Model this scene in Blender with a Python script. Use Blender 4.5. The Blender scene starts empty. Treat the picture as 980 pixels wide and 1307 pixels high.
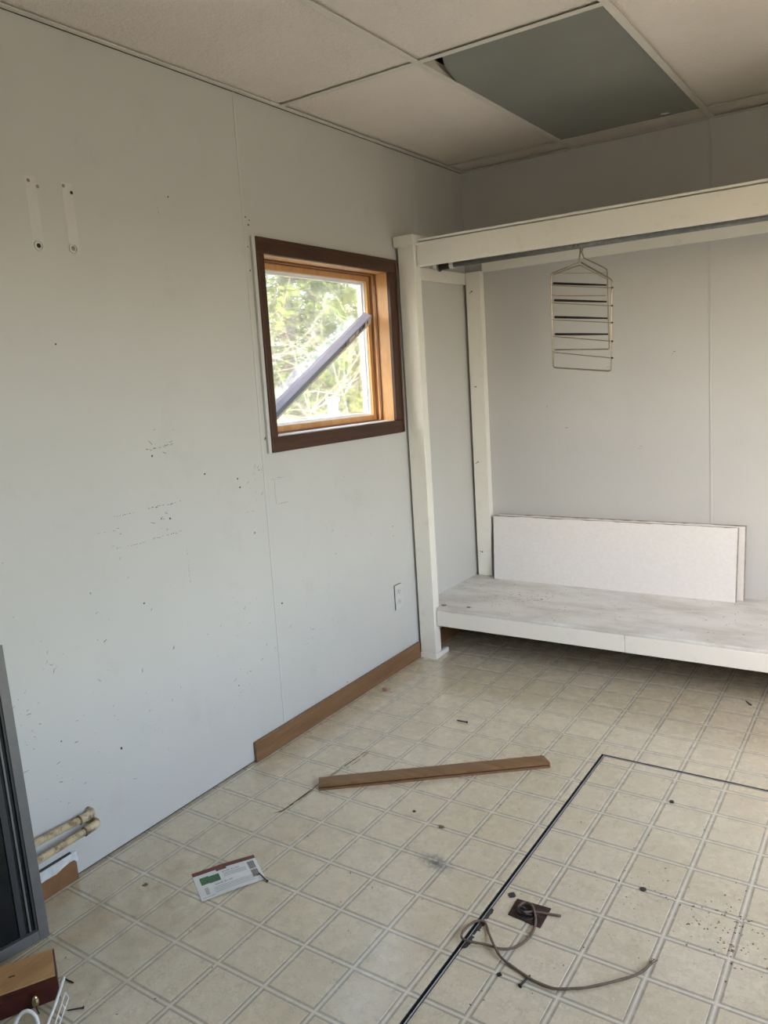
import bpy, bmesh, math, random
from mathutils import Vector, Matrix

random.seed(11)
S = bpy.context.scene
COL = S.collection

# ------------------------------------------------------------------ camera
CAM = Vector((1.96015, -1.02658, 1.38563))
R_ = Vector((0.83188666, 0.5511634, -0.06467996))
U_ = Vector((-0.04386362, 0.18149252, 0.98241358))
W_ = Vector((-0.55320934, 0.81441965, -0.17515723))
cd = bpy.data.cameras.new('camera')
cd.sensor_fit = 'HORIZONTAL'; cd.sensor_width = 36.0
cd.lens = 36.0 * 1000.585 / 980.0
cd.clip_start = 0.02; cd.clip_end = 300
cam = bpy.data.objects.new('camera', cd); COL.objects.link(cam)
m = Matrix((R_, U_, -W_)).transposed().to_4x4(); m.translation = CAM
cam.matrix_world = m
S.camera = cam

# ------------------------------------------------------------------ world, sun, window portals, exposure
wd = bpy.data.worlds.new('world'); S.world = wd; wd.use_nodes = True
nt = wd.node_tree; nt.nodes.clear()
sky = nt.nodes.new('ShaderNodeTexSky'); sky.sky_type = 'NISHITA'
sky.sun_disc = False; sky.sun_elevation = math.radians(48); sky.sun_rotation = math.radians(183)
sky.air_density = 1.0; sky.dust_density = 3.5; sky.ozone_density = 1.0
bg = nt.nodes.new('ShaderNodeBackground'); bg.inputs['Strength'].default_value = 1.6
wo = nt.nodes.new('ShaderNodeOutputWorld')
tint = nt.nodes.new('ShaderNodeMix'); tint.data_type = 'RGBA'; tint.blend_type = 'MULTIPLY'      # warm tint over the whole sky, standing in for white balance
tint.inputs[0].default_value = 1.0; tint.inputs[7].default_value = (1.0, 0.885, 0.74, 1)
nt.links.new(sky.outputs[0], tint.inputs[6]); nt.links.new(tint.outputs[2], bg.inputs[0]); nt.links.new(bg.outputs[0], wo.inputs[0])

sl = bpy.data.lights.new('sun', 'SUN'); sl.energy = 4.5; sl.angle = math.radians(0.6); sl.color = (1.0, 0.95, 0.86)
so = bpy.data.objects.new('sun', sl); COL.objects.link(so)
so.rotation_euler = Vector((0.16, 1.0, -1.15)).to_track_quat('-Z', 'Y').to_euler()
so.location = (0, -10, 12)

# room
XR, YF, YB, H = 2.85, -2.55, 2.756, 2.354
# the window that lights the room from the right, just out of the picture (y0,y1,z0,z1)
WIN_R = (-0.35, 1.45, 0.70, 2.05)          # in the right wall


def portal(name, loc, sx, sy, direction):
    l = bpy.data.lights.new(name, 'AREA'); l.shape = 'RECTANGLE'; l.size = sx; l.size_y = sy
    l.cycles.is_portal = True
    o = bpy.data.objects.new(name, l); COL.objects.link(o)
    o.location = loc; o.rotation_euler = Vector(direction).to_track_quat('-Z', 'Y').to_euler()


portal('portal_side', (-0.16, 1.585, 1.497), 0.80, 0.66, (1, 0, 0))
portal('portal_right', (XR + 0.13, (WIN_R[0] + WIN_R[1]) / 2, (WIN_R[2] + WIN_R[3]) / 2), WIN_R[1] - WIN_R[0], WIN_R[3] - WIN_R[2], (-1, 0, 0))

S.view_settings.view_transform = 'Standard'
S.view_settings.look = 'None'
S.view_settings.gamma = 1.0
S.view_settings.use_curve_mapping = False
S.view_settings.exposure = 1.28


# ------------------------------------------------------------------ materials
def new_mat(name):
    m = bpy.data.materials.new(name); m.use_nodes = True
    n = m.node_tree.nodes; l = m.node_tree.links
    return m, n, l, n['Principled BSDF']


def pos_node(n):
    return n.new('ShaderNodeNewGeometry').outputs['Position']


def noise(n, l, vec, scale, detail=4, rough=0.55):
    t = n.new('ShaderNodeTexNoise'); t.inputs['Scale'].default_value = scale
    t.inputs['Detail'].default_value = detail; t.inputs['Roughness'].default_value = rough
    l.new(vec, t.inputs['Vector']); return t.outputs['Fac']


def ramp(n, l, fac, a, ca, b, cb):
    r = n.new('ShaderNodeValToRGB'); e = r.color_ramp.elements
    e[0].position = a; e[0].color = (*ca, 1); e[1].position = b; e[1].color = (*cb, 1)
    l.new(fac, r.inputs[0]); return r.outputs[0]


def mix(n, l, fac, a, b, mode='MIX'):
    x = n.new('ShaderNodeMix'); x.data_type = 'RGBA'; x.blend_type = mode
    for s, v in ((x.inputs[0], fac), (x.inputs[6], a), (x.inputs[7], b)):
        if isinstance(v, bpy.types.NodeSocket): l.new(v, s)
        elif isinstance(v, tuple): s.default_value = (*v, 1)
        else: s.default_value = v
    return x.outputs[2]


def math_(n, l, op, a, b=0.0, c=0.0):
    x = n.new('ShaderNodeMath'); x.operation = op
    for s, v in zip(x.inputs, (a, b, c)):
        if isinstance(v, bpy.types.NodeSocket): l.new(v, s)
        else: s.default_value = v
    return x.outputs[0]


def bump(n, l, bs, h, strength, dist=0.002):
    b = n.new('ShaderNodeBump'); b.inputs['Strength'].default_value = strength; b.inputs['Distance'].default_value = dist
    l.new(h, b.inputs['Height']); l.new(b.outputs[0], bs.inputs['Normal'])


def plain(name, col, rough=0.6, var=0.12, scale=12, bmp=0.0, bscale=120, metal=0.0):
    m, n, l, b = new_mat(name)
    p = pos_node(n)
    lo = tuple(c * (1 - var) for c in col); hi = tuple(min(1, c * (1 + var)) for c in col)
    l.new(ramp(n, l, noise(n, l, p, scale), 0.3, lo, 0.7, hi), b.inputs['Base Color'])
    b.inputs['Roughness'].default_value = rough; b.inputs['Metallic'].default_value = metal
    if bmp: bump(n, l, b, noise(n, l, p, bscale, 3), bmp)
    return m


def painted(name, col, dirt, rough=0.5, amount=0.5, bmp=0.15, sc=6, lo=0.56, hi=0.80):
    """old paint: broad tone drift, fine grime"""
    m, n, l, b = new_mat(name)
    p = pos_node(n)
    base = ramp(n, l, noise(n, l, p, 1.7, 3), 0.3, tuple(c * 0.95 for c in col), 0.7, col)
    g = ramp(n, l, noise(n, l, p, sc, 8, 0.7), lo, (0, 0, 0), hi, (1, 1, 1))
    g2 = math_(n, l, 'MULTIPLY', g, amount)
    l.new(mix(n, l, g2, base, dirt), b.inputs['Base Color'])
    b.inputs['Roughness'].default_value = rough
    bump(n, l, b, noise(n, l, p, 160, 4), bmp, 0.001)
    return m


def wood(name, c1, c2, axis='Y', rough=0.45, stretch=18.0, scale=3.0):
    m, n, l, b = new_mat(name)
    mp = n.new('ShaderNodeMapping'); l.new(n.new('ShaderNodeTexCoord').outputs['Object'], mp.inputs['Vector'])
    sc = [stretch] * 3; sc['XYZ'.index(axis)] = 1.0
    mp.inputs['Scale'].default_value = sc
    a = noise(n, l, mp.outputs[0], scale, 6, 0.65)
    col = ramp(n, l, a, 0.32, c1, 0.68, c2)
    fine = noise(n, l, mp.outputs[0], scale * 6, 3)
    col = mix(n, l, 0.25, col, ramp(n, l, fine, 0.35, c1, 0.65, c2))
    l.new(col, b.inputs['Base Color']); b.inputs['Roughness'].default_value = rough
    bump(n, l, b, fine, 0.15, 0.001)
    return m


M = {}
M['wall'] = painted('wall_paint', (0.56, 0.555, 0.53), (0.41, 0.40, 0.375), 0.48, 0.40, 0.10, 5)
M['wall_back'] = painted('wall_paint_back', (0.56, 0.55, 0.535), (0.42, 0.41, 0.385), 0.5, 0.25, 0.10, 4)
M['seam'] = plain('seam_strip_paint', (0.57, 0.565, 0.54), 0.5, 0.04)
M['ghost'] = plain('ghost_paint', (0.59, 0.58, 0.555), 0.5, 0.04)
M['backing'] = plain('backing_board', (0.03, 0.025, 0.02), 0.9)
M['trimwhite'] = painted('closet_paint', (0.82, 0.79, 0.715), (0.46, 0.41, 0.33), 0.42, 0.35, 0.2, 14)
M['shelf'] = None


def m_shelf():
    m, n, l, b = new_mat('shelf_paint_worn')
    p = pos_node(n)
    mp = n.new('ShaderNodeMapping'); mp.inputs['Scale'].default_value = (1.0, 2.6, 1.0); l.new(p, mp.inputs['Vector'])
    col = ramp(n, l, noise(n, l, mp.outputs[0], 3.2, 7, 0.65), 0.34, (0.58, 0.55, 0.495), 0.56, (0.77, 0.755, 0.72))
    g = ramp(n, l, noise(n, l, mp.outputs[0], 9, 9, 0.75), 0.55, (0, 0, 0), 0.74, (1, 1, 1))
    col = mix(n, l, math_(n, l, 'MULTIPLY', g, 0.5), col, (0.27, 0.23, 0.18))
    l.new(col, b.inputs['Base Color']); b.inputs['Roughness'].default_value = 0.36
    bump(n, l, b, noise(n, l, p, 110, 4), 0.25, 0.001)
    return m


M['shelf'] = m_shelf()
M['tile'] = None
M['casing'] = wood('dark_stained_casing', (0.028, 0.009, 0.0035), (0.080, 0.028, 0.010), 'Y', 0.5)
M['casing_v'] = wood('dark_stained_casing_upright', (0.028, 0.009, 0.0035), (0.080, 0.028, 0.010), 'Z', 0.5)
M['jamb'] = wood('golden_pine', (0.46, 0.23, 0.085), (0.66, 0.38, 0.165), 'Y', 0.4, 7, 2.5)
M['jamb_v'] = wood('golden_pine_upright', (0.46, 0.23, 0.085), (0.66, 0.38, 0.165), 'Z', 0.4, 7, 2.5)
M['stop'] = wood('reddish_stop', (0.12, 0.045, 0.016), (0.26, 0.105, 0.040), 'Z', 0.4)
M['base'] = wood('baseboard_oak', (0.135, 0.068, 0.029), (0.245, 0.131, 0.060), 'Y', 0.45)
M['stick'] = wood('loose_moulding_oak', (0.155, 0.080, 0.033), (0.265, 0.146, 0.063), 'X', 0.42)
M['vinyl'] = plain('white_vinyl', (0.80, 0.81, 0.82), 0.4, 0.03)
M['grid'] = plain('ceiling_bar_paint', (0.70, 0.665, 0.60), 0.45, 0.05)
M['black'] = plain('black_gap', (0.012, 0.012, 0.012), 0.8)
M['galv'] = plain('galvanised_steel', (0.23, 0.235, 0.23), 0.42, 0.2, 40, metal=0.7)
M['chrome'] = plain('hanger_wire', (0.36, 0.30, 0.23), 0.3, 0.1, 30, metal=0.9)
M['foam'] = plain('black_foam', (0.012, 0.012, 0.013), 0.8)
M['nail'] = plain('dark_nail', (0.045, 0.038, 0.035), 0.45, 0.2, 60, metal=0.5)
M['rust'] = plain('rusty_plate', (0.055, 0.030, 0.024), 0.6, 0.45, 60, 0.4, 200, metal=0.3)
M['rope'] = plain('grey_brown_cord', (0.17, 0.12, 0.085), 0.85, 0.25, 200, 0.6, 900)
M['alu'] = plain('grey_aluminium', (0.120, 0.113, 0.105), 0.5, 0.08, 30, metal=0.25)
M['edging'] = plain('edging_metal', (0.42, 0.42, 0.43), 0.4, 0.05, metal=0.3)
M['gasket'] = plain('black_gasket', (0.018, 0.018, 0.018), 0.6)
M['pipe'] = painted('cream_pipe_paint', (0.60, 0.50, 0.32), (0.16, 0.09, 0.05), 0.4, 0.9, 0.3, 32, 0.47, 0.62)
M['red'] = plain('mahogany_varnish', (0.060, 0.010, 0.008), 0.28, 0.3, 30)
M['raw'] = wood('raw_pine', (0.36, 0.19, 0.075), (0.56, 0.33, 0.15), 'Y', 0.6, 9, 4)
M['shadewood'] = wood('shade_dark_wood', (0.10, 0.07, 0.045), (0.17, 0.12, 0.08), 'X', 0.8)  # dark tone chosen to cut bounced light and deepen shade under the shelf
M['brass'] = plain('tarnished_brass', (0.45, 0.37, 0.20), 0.25, 0.2, 40, metal=0.95)
M['whitewire'] = plain('white_coated_wire', (0.74, 0.73, 0.70), 0.35, 0.05)
M['paper'] = plain('coupon_paper', (0.72, 0.72, 0.70), 0.7, 0.03)
M['ink'] = plain('coupon_ink', (0.10, 0.10, 0.10), 0.7)
M['inkgrey'] = plain('coupon_ink_grey', (0.42, 0.42, 0.41), 0.7)
M['inkgreen'] = plain('coupon_ink_green', (0.07, 0.16, 0.075), 0.7, 0.5, 300)
M['inkbrown'] = plain('coupon_ink_brown', (0.14, 0.045, 0.03), 0.6)
M['card'] = plain('carton_lavender', (0.40, 0.41, 0.55), 0.5, 0.05, 8)
M['cardslate'] = plain('carton_slate', (0.16, 0.21, 0.26), 0.45, 0.08, 30)
M['cardcream'] = plain('carton_cream', (0.62, 0.58, 0.50), 0.5, 0.05)
M['cardpale'] = plain('carton_pale', (0.48, 0.49, 0.62), 0.5, 0.05)
M['cardink'] = plain('carton_ink', (0.03, 0.03, 0.04), 0.5)
M['scuff'] = plain('scuff_grey', (0.22, 0.21, 0.19), 0.8, 0.5, 80)
M['scuffdark'] = plain('scuff_dark', (0.05, 0.042, 0.035), 0.8, 0.4, 80)
M['stain'] = plain('brown_residue', (0.20, 0.125, 0.065), 0.7, 0.4, 60)
M['plate'] = plain('outlet_painted', (0.56, 0.56, 0.54), 0.45, 0.03)
M['torn'] = plain('torn_paper_white', (0.60, 0.60, 0.58), 0.7, 0.15, 40)
M['fibre'] = plain('brown_fibreboard', (0.20, 0.095, 0.036), 0.7, 0.15, 30)
M['bark'] = plain('bark', (0.16, 0.12, 0.09), 0.9, 0.3, 12)
M['twig'] = plain('pale_twig', (0.62, 0.57, 0.50), 0.8, 0.2, 12)
M['ground'] = plain('ground_grass', (0.095, 0.09, 0.06), 0.95, 0.25, 2)
M['diffuser'] = None


def m_leaf(name, a, b_):
    m, n, l, b = new_mat(name)
    l.new(ramp(n, l, noise(n, l, pos_node(n), 2.3, 4), 0.3, a, 0.7, b_), b.inputs['Base Color'])
    b.inputs['Roughness'].default_value = 0.6
    tr = n.new('ShaderNodeBsdfTranslucent'); tr.inputs['Color'].default_value = (*b_, 1)
    ms = n.new('ShaderNodeMixShader'); ms.inputs[0].default_value = 0.4
    l.new(b.outputs[0], ms.inputs[1]); l.new(tr.outputs[0], ms.inputs[2])
    l.new(ms.outputs[0], n['Material Output'].inputs['Surface'])
    return m


M['needle'] = m_leaf('conifer_needles', (0.09, 0.16, 0.02), (0.30, 0.36, 0.05))
M['needle_dark'] = m_leaf('conifer_needles_bluish', (0.045, 0.095, 0.05), (0.13, 0.21, 0.10))


def m_glass(name, tint, gloss, haze, hazecol):
    m, n, l, b = new_mat(name)
    tr = n.new('ShaderNodeBsdfTransparent'); tr.inputs[0].default_value = (*tint, 1)
    gl = n.new('ShaderNodeBsdfGlossy'); gl.inputs['Roughness'].default_value = 0.03
    fr = n.new('ShaderNodeFresnel'); fr.inputs[0].default_value = 1.45
    a = n.new('ShaderNodeMixShader')
    l.new(math_(n, l, 'MULTIPLY', fr.outputs[0], gloss), a.inputs[0]); l.new(tr.outputs[0], a.inputs[1]); l.new(gl.outputs[0], a.inputs[2])
    df = n.new('ShaderNodeBsdfTranslucent'); df.inputs[0].default_value = (*hazecol, 1)
    c = n.new('ShaderNodeMixShader')
    dust = ramp(n, l, noise(n, l, pos_node(n), 9, 6), 0.3, (haze * 0.5,) * 3, 0.7, (haze * 1.5,) * 3)
    l.new(dust, c.inputs[0]); l.new(a.outputs[0], c.inputs[1]); l.new(df.outputs[0], c.inputs[2])
    l.new(c.outputs[0], n['Material Output'].inputs['Surface'])
    return m


M['glass'] = m_glass('window_glass_dusty', (0.96, 0.98, 0.97), 0.8, 0.02, (0.9, 0.93, 0.95))
M['screen'] = None


def m_screen():
    m, n, l, b = new_mat('dark_dusty_storm_glass')
    b.inputs['Base Color'].default_value = (0.010, 0.010, 0.010, 1); b.inputs['Roughness'].default_value = 0.5; b.inputs['Specular IOR Level'].default_value = 0.2
    tr = n.new('ShaderNodeBsdfTransparent'); tr.inputs[0].default_value = (0.42, 0.42, 0.39, 1)
    a = n.new('ShaderNodeMixShader')
    l.new(ramp(n, l, noise(n, l, pos_node(n), 7, 5), 0.3, (0.55,) * 3, 0.7, (0.80,) * 3), a.inputs[0])
    l.new(tr.outputs[0], a.inputs[1]); l.new(b.outputs[0], a.inputs[2])
    l.new(a.outputs[0], n['Material Output'].inputs['Surface'])
    return m


M['screen'] = m_screen()


def m_ceiling_tile():
    m, n, l, b = new_mat('ceiling_tile_plaster')
    p = pos_node(n)
    c = ramp(n, l, noise(n, l, p, 3, 4), 0.3, (0.80, 0.73, 0.665), 0.7, (0.85, 0.785, 0.72))
    l.new(c, b.inputs['Base Color']); b.inputs['Roughness'].default_value = 0.85
    h = math_(n, l, 'ADD', noise(n, l, p, 60, 5, 0.6), math_(n, l, 'MULTIPLY', noise(n, l, p, 190, 3), 0.5))
    bump(n, l, b, h, 0.9, 0.007)
    return m


M['ctile'] = m_ceiling_tile()


def m_diffuser():
    m, n, l, b = new_mat('dim_grey_plastic_panel')
    c = ramp(n, l, noise(n, l, pos_node(n), 2.2, 3), 0.3, (0.235, 0.245, 0.225), 0.7, (0.27, 0.28, 0.26))
    l.new(c, b.inputs['Base Color']); b.inputs['Roughness'].default_value = 0.24
    return m


M['diffuser'] = m_diffuser()

# floor vinyl: printed squares with double grey lines either side of a pale line
CELL = 0.15; GX = 0.1668; GY = -0.0458


def m_vinyl():
    m, n, l, b = new_mat('vinyl_floor_print')
    p = pos_node(n)
    sp = n.new('ShaderNodeSeparateXYZ'); l.new(p, sp.inputs[0])

    def dist(out, off):
        a = math_(n, l, 'SUBTRACT', out, off)
        a = math_(n, l, 'DIVIDE', a, CELL)
        f = math_(n, l, 'FRACT', math_(n, l, 'ADD', a, 0.5))
        return math_(n, l, 'MULTIPLY', math_(n, l, 'ABSOLUTE', math_(n, l, 'SUBTRACT', f, 0.5)), CELL)
    d = math_(n, l, 'MINIMUM', dist(sp.outputs['X'], GX), dist(sp.outputs['Y'], GY))
    # square colour with blotches
    sq = ramp(n, l, noise(n, l, p, 2.6, 6, 0.6), 0.3, (0.585, 0.50, 0.345), 0.7, (0.675, 0.60, 0.46))
    blot = ramp(n, l, noise(n, l, p, 8, 9, 0.7), 0.54, (0, 0, 0), 0.80, (1, 1, 1))
    sq = mix(n, l, math_(n, l, 'MULTIPLY', blot, 0.34), sq, (0.33, 0.255, 0.145))
    # fine crackle of short strokes
    mp = n.new('ShaderNodeMapping'); mp.inputs['Rotation'].default_value = (0, 0, 0.785); l.new(p, mp.inputs['Vector'])
    v = n.new('ShaderNodeTexVoronoi'); v.feature = 'DISTANCE_TO_EDGE'; v.inputs['Scale'].default_value = 84
    l.new(mp.outputs[0], v.inputs['Vector'])
    ck = ramp(n, l, v.outputs['Distance'], 0.0, (1, 1, 1), 0.10, (0, 0, 0))
    gate = ramp(n, l, noise(n, l, p, 35, 3), 0.46, (0, 0, 0), 0.56, (1, 1, 1))
    ckg = math_(n, l, 'MULTIPLY', ck, gate)
    sq = mix(n, l, math_(n, l, 'MULTIPLY', ckg, 0.32), sq, (0.33, 0.285, 0.20))
    pale = (0.74, 0.67, 0.53); grey = (0.265, 0.235, 0.185)
    line = mix(n, l, ramp(n, l, d, 0.0034, (0, 0, 0), 0.0044, (1, 1, 1)), pale, grey)
    r2 = n.new('ShaderNodeMapRange'); r2.inputs[1].default_value = 0.0074; r2.inputs[2].default_value = 0.0092
    l.new(d, r2.inputs[0])
    col = mix(n, l, r2.outputs[0], line, sq)
    # ground-in dirt specks
    dk = ramp(n, l, noise(n, l, p, 48, 6, 0.7), 0.70, (0, 0, 0), 0.78, (1, 1, 1))
    col = mix(n, l, math_(n, l, 'MULTIPLY', dk, 0.5), col, (0.22, 0.17, 0.10))
    # old grey-black smudge beside the hatch and a blotchy brown zone by the left wall
    def patch(cx, cy, sx, sy, rot):
        q = n.new('ShaderNodeMapping'); q.vector_type = 'TEXTURE'
        q.inputs['Location'].default_value = (cx, cy, 0); q.inputs['Rotation'].default_value = (0, 0, rot); q.inputs['Scale'].default_value = (sx, sy, 1)
        l.new(p, q.inputs['Vector'])
        ln = n.new('ShaderNodeVectorMath'); ln.operation = 'LENGTH'; l.new(q.outputs[0], ln.inputs[0])
        return ramp(n, l, ln.outputs['Value'], 0.1, (1, 1, 1), 1.0, (0, 0, 0))
    sm = math_(n, l, 'MULTIPLY', patch(0.89, 0.695, 0.075, 0.042, -0.3), ramp(n, l, noise(n, l, p, 70, 6, 0.7), 0.36, (0, 0, 0), 0.54, (1, 1, 1)))
    col = mix(n, l, math_(n, l, 'MULTIPLY', sm, 1.0), col, (0.13, 0.14, 0.135))
    sm2 = math_(n, l, 'MULTIPLY', patch(0.80, 0.72, 0.10, 0.05, -0.2), ramp(n, l, noise(n, l, p, 90, 6, 0.7), 0.55, (0, 0, 0), 0.66, (1, 1, 1)))
    col = mix(n, l, math_(n, l, 'MULTIPLY', sm2, 0.6), col, (0.20, 0.185, 0.16))
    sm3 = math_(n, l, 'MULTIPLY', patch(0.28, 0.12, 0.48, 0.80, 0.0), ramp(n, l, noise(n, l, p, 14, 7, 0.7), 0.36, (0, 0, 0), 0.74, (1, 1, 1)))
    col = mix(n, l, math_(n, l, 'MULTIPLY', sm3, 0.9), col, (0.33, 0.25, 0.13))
    l.new(col, b.inputs['Base Color'])
    rr = ramp(n, l, noise(n, l, p, 14, 6, 0.7), 0.3, (0.20,) * 3, 0.7, (0.34,) * 3)
    l.new(rr, b.inputs['Roughness'])
    b.inputs['Coat Weight'].default_value = 0.7; b.inputs['Coat Roughness'].default_value = 0.16; b.inputs['Coat IOR'].default_value = 1.6
    h = math_(n, l, 'SUBTRACT', math_(n, l, 'MULTIPLY', noise(n, l, p, 22, 4), 0.9), math_(n, l, 'MULTIPLY', ckg, 0.3))
    bump(n, l, b, h, 0.18, 0.003)
    return m


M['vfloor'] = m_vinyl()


# ------------------------------------------------------------------ mesh helpers
class MB:
    def __init__(s): s.v = []; s.f = []

    def add(s, vs, fs):
        o = len(s.v); s.v += [tuple(x) for x in vs]; s.f += [tuple(i + o for i in f) for f in fs]; return s

    def box(s, x0, x1, y0, y1, z0, z1):
        return s.add([(x, y, z) for z in (z0, z1) for y in (y0, y1) for x in (x0, x1)],
                     [(0, 2, 3, 1), (4, 5, 7, 6), (0, 1, 5, 4), (2, 6, 7, 3), (0, 4, 6, 2), (1, 3, 7, 5)])

    def obox(s, o, a, b, c):
        """box spanned from corner o by three edge vectors (right handed)"""
        o, a, b, c = map(Vector, (o, a, b, c))
        return s.add([o + i * a + j * b + k * c for k in (0, 1) for j in (0, 1) for i in (0, 1)],
                     [(0, 2, 3, 1), (4, 5, 7, 6), (0, 1, 5, 4), (2, 6, 7, 3), (0, 4, 6, 2), (1, 3, 7, 5)])

    def prism(s, poly, z0, z1):
        n = len(poly)
        vs = [(x, y, z0) for x, y in poly] + [(x, y, z1) for x, y in poly]
        return s.add(vs, [tuple(range(n - 1, -1, -1)), tuple(range(n, 2 * n))] + [(i, (i + 1) % n, n + (i + 1) % n, n + i) for i in range(n)])

    def hexa(s, lo, hi):
        """box-like body from two quads"""
        return s.add(list(lo) + list(hi), [(3, 2, 1, 0), (4, 5, 6, 7), (0, 1, 5, 4), (1, 2, 6, 5), (2, 3, 7, 6), (3, 0, 4, 7)])

    def tube(s, pts, r, n=8, cap=True):
        pts = [Vector(p) for p in pts]; k = len(pts)
        rs = r if isinstance(r, (list, tuple)) else [r] * k
        up = None; rings = []
        for i, p in enumerate(pts):
            t = (pts[min(i + 1, k - 1)] - pts[max(i - 1, 0)]).normalized()
            if up is None:
                up = Vector((0, 0, 1)) if abs(t.z) < 0.9 else Vector((1, 0, 0))
            a = t.cross(up)
            if a.length < 1e-4: a = t.cross(Vector((0.3, 1, 0.2)))
            a.normalize(); b = a.cross(t).normalized(); up = b
            rings.append([p + rs[i] * (math.cos(2 * math.pi * j / n) * a + math.sin(2 * math.pi * j / n) * b) for j in range(n)])
        o = [v for rg in rings for v in rg]
        f = [(i * n + j, i * n + (j + 1) % n, (i + 1) * n + (j + 1) % n, (i + 1) * n + j) for i in range(k - 1) for j in range(n)]
        f = [tuple(reversed(q)) for q in f]
        if cap: f += [tuple(range(n)), tuple(range((k - 1) * n + n - 1, (k - 1) * n - 1, -1))]
        return s.add(o, f)

    def disc(s, c, nrm, r, h, n=14):
        c = Vector(c); nrm = Vector(nrm).normalized()
        return s.tube([c, c + nrm * h], r, n)

    def torus(s, c, nrm, R, r, n=20, k=6):
        c = Vector(c); nrm = Vector(nrm).normalized()
        a = nrm.orthogonal().normalized(); b = nrm.cross(a)
        vs = []
        for i in range(n):
            t = 2 * math.pi * i / n; d = math.cos(t) * a + math.sin(t) * b
            for j in range(k):
                u = 2 * math.pi * j / k
                vs.append(c + d * (R + r * math.cos(u)) + nrm * r * math.sin(u))
        fs = [(i * k + j, ((i + 1) % n) * k + j, ((i + 1) % n) * k + (j + 1) % k, i * k + (j + 1) % k) for i in range(n) for j in range(k)]
        return s.add(vs, fs)

    def build(s, name, mat, parent=None, bevel=0.0, smooth=False, fix=True):
        me = bpy.data.meshes.new(name)
        v = [Vector(x) for x in s.v]
        if parent is None:
            xs = [p.x for p in v]; ys = [p.y for p in v]; zs = [p.z for p in v]
            org = Vector(((min(xs) + max(xs)) / 2, (min(ys) + max(ys)) / 2, min(zs)))
        else:
            org = Vector((0, 0, 0))
        me.from_pydata([p - org for p in v], [], s.f)
        if fix:
            bm = bmesh.new(); bm.from_mesh(me); bmesh.ops.recalc_face_normals(bm, faces=bm.faces); bm.to_mesh(me); bm.free()
        me.materials.append(M[mat] if isinstance(mat, str) else mat)
        if smooth:
            for p in me.polygons: p.use_smooth = True
        o = bpy.data.objects.new(name, me); COL.objects.link(o)
        o.location = org
        if parent is not None: attach(o, parent)
        if bevel:
            b = o.modifiers.new('bevel', 'BEVEL'); b.width = bevel; b.segments = 2; b.limit_method = 'ANGLE'; b.angle_limit = 0.7
        return o


def wm(o):
    m = Matrix.LocRotScale(o.location, o.rotation_euler, None)
    if o.parent: m = wm(o.parent) @ o.matrix_parent_inverse @ m
    return m


def attach(o, parent):
    o.parent = parent; o.matrix_parent_inverse = wm(parent).inverted()


def tag(o, label=None, cat=None, group=None, kind=None):
    if label: o['label'] = label
    if cat: o['category'] = cat
    if group: o['group'] = group
    if kind: o['kind'] = kind
    return o


def empty(name, loc=(0, 0, 0), **k):
    o = bpy.data.objects.new(name, None); COL.objects.link(o); o.location = loc; o.empty_display_size = 0.05
    return tag(o, **k)


def frame4(mb, y0, y1, z0, z1, h0, h1, g0, g1):
    """rectangular ring in the y-z plane as a list of 4 (y0,y1,z0,z1)"""
    return [(y0, h0, z0, z1), (h1, y1, z0, z1), (h0, h1, z0, g0), (h0, h1, g1, z1)]


# ------------------------------------------------------------------ shell: floor
T = 0.14
HX0, HX1, HY0, HY1 = 1.0985, 2.05, -0.35, 1.5190      # floor hatch
GAP = 0.0145
mb = MB()
mb.box(-T, HX0, YF - T, YB + T, -0.12, 0); mb.box(HX1, XR + T, YF - T, YB + T, -0.12, 0)
mb.box(HX0, HX1, YF - T, HY0, -0.12, 0); mb.box(HX0, HX1, HY1, YB + T, -0.12, 0)
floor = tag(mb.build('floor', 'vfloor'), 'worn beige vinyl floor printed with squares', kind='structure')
MB().box(HX0, HX1, HY0, HY1, -0.12, -0.045).build('hatch_well', 'black', floor)

# hatch, a thing of its own
hatch = empty('floor_hatch', (1.5, 0.6, 0), label='large flush floor hatch covered in the same beige squared vinyl', cat='hatch')
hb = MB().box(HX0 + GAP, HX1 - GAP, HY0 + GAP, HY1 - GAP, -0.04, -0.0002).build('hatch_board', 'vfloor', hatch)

IN = 0.0085; PR = 0.0007
tile_cache = {}


def tile(x0, x1, y0, y1, parent):
    w, d = round(x1 - x0, 4), round(y1 - y0, 4)
    if w < 0.012 or d < 0.012: return
    me = tile_cache.get((w, d))
    if me is None:
        c = 0.0016
        a = [(-w / 2, -d / 2, -0.0005), (w / 2, -d / 2, -0.0005), (w / 2, d / 2, -0.0005), (-w / 2, d / 2, -0.0005)]
        b = [(-w / 2 + c, -d / 2 + c, PR), (w / 2 - c, -d / 2 + c, PR), (w / 2 - c, d / 2 - c, PR), (-w / 2 + c, d / 2 - c, PR)]
        me = bpy.data.meshes.new('floor_tile')
        me.from_pydata(a + b, [], [(4, 5, 6, 7), (0, 1, 5, 4), (1, 2, 6, 5), (2, 3, 7, 6), (3, 0, 4, 7)])
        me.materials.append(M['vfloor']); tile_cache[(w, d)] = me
    o = bpy.data.objects.new('floor_tile', me); COL.objects.link(o)
    o.location = ((x0 + x1) / 2, (y0 + y1) / 2, 0); attach(o, parent)


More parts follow.
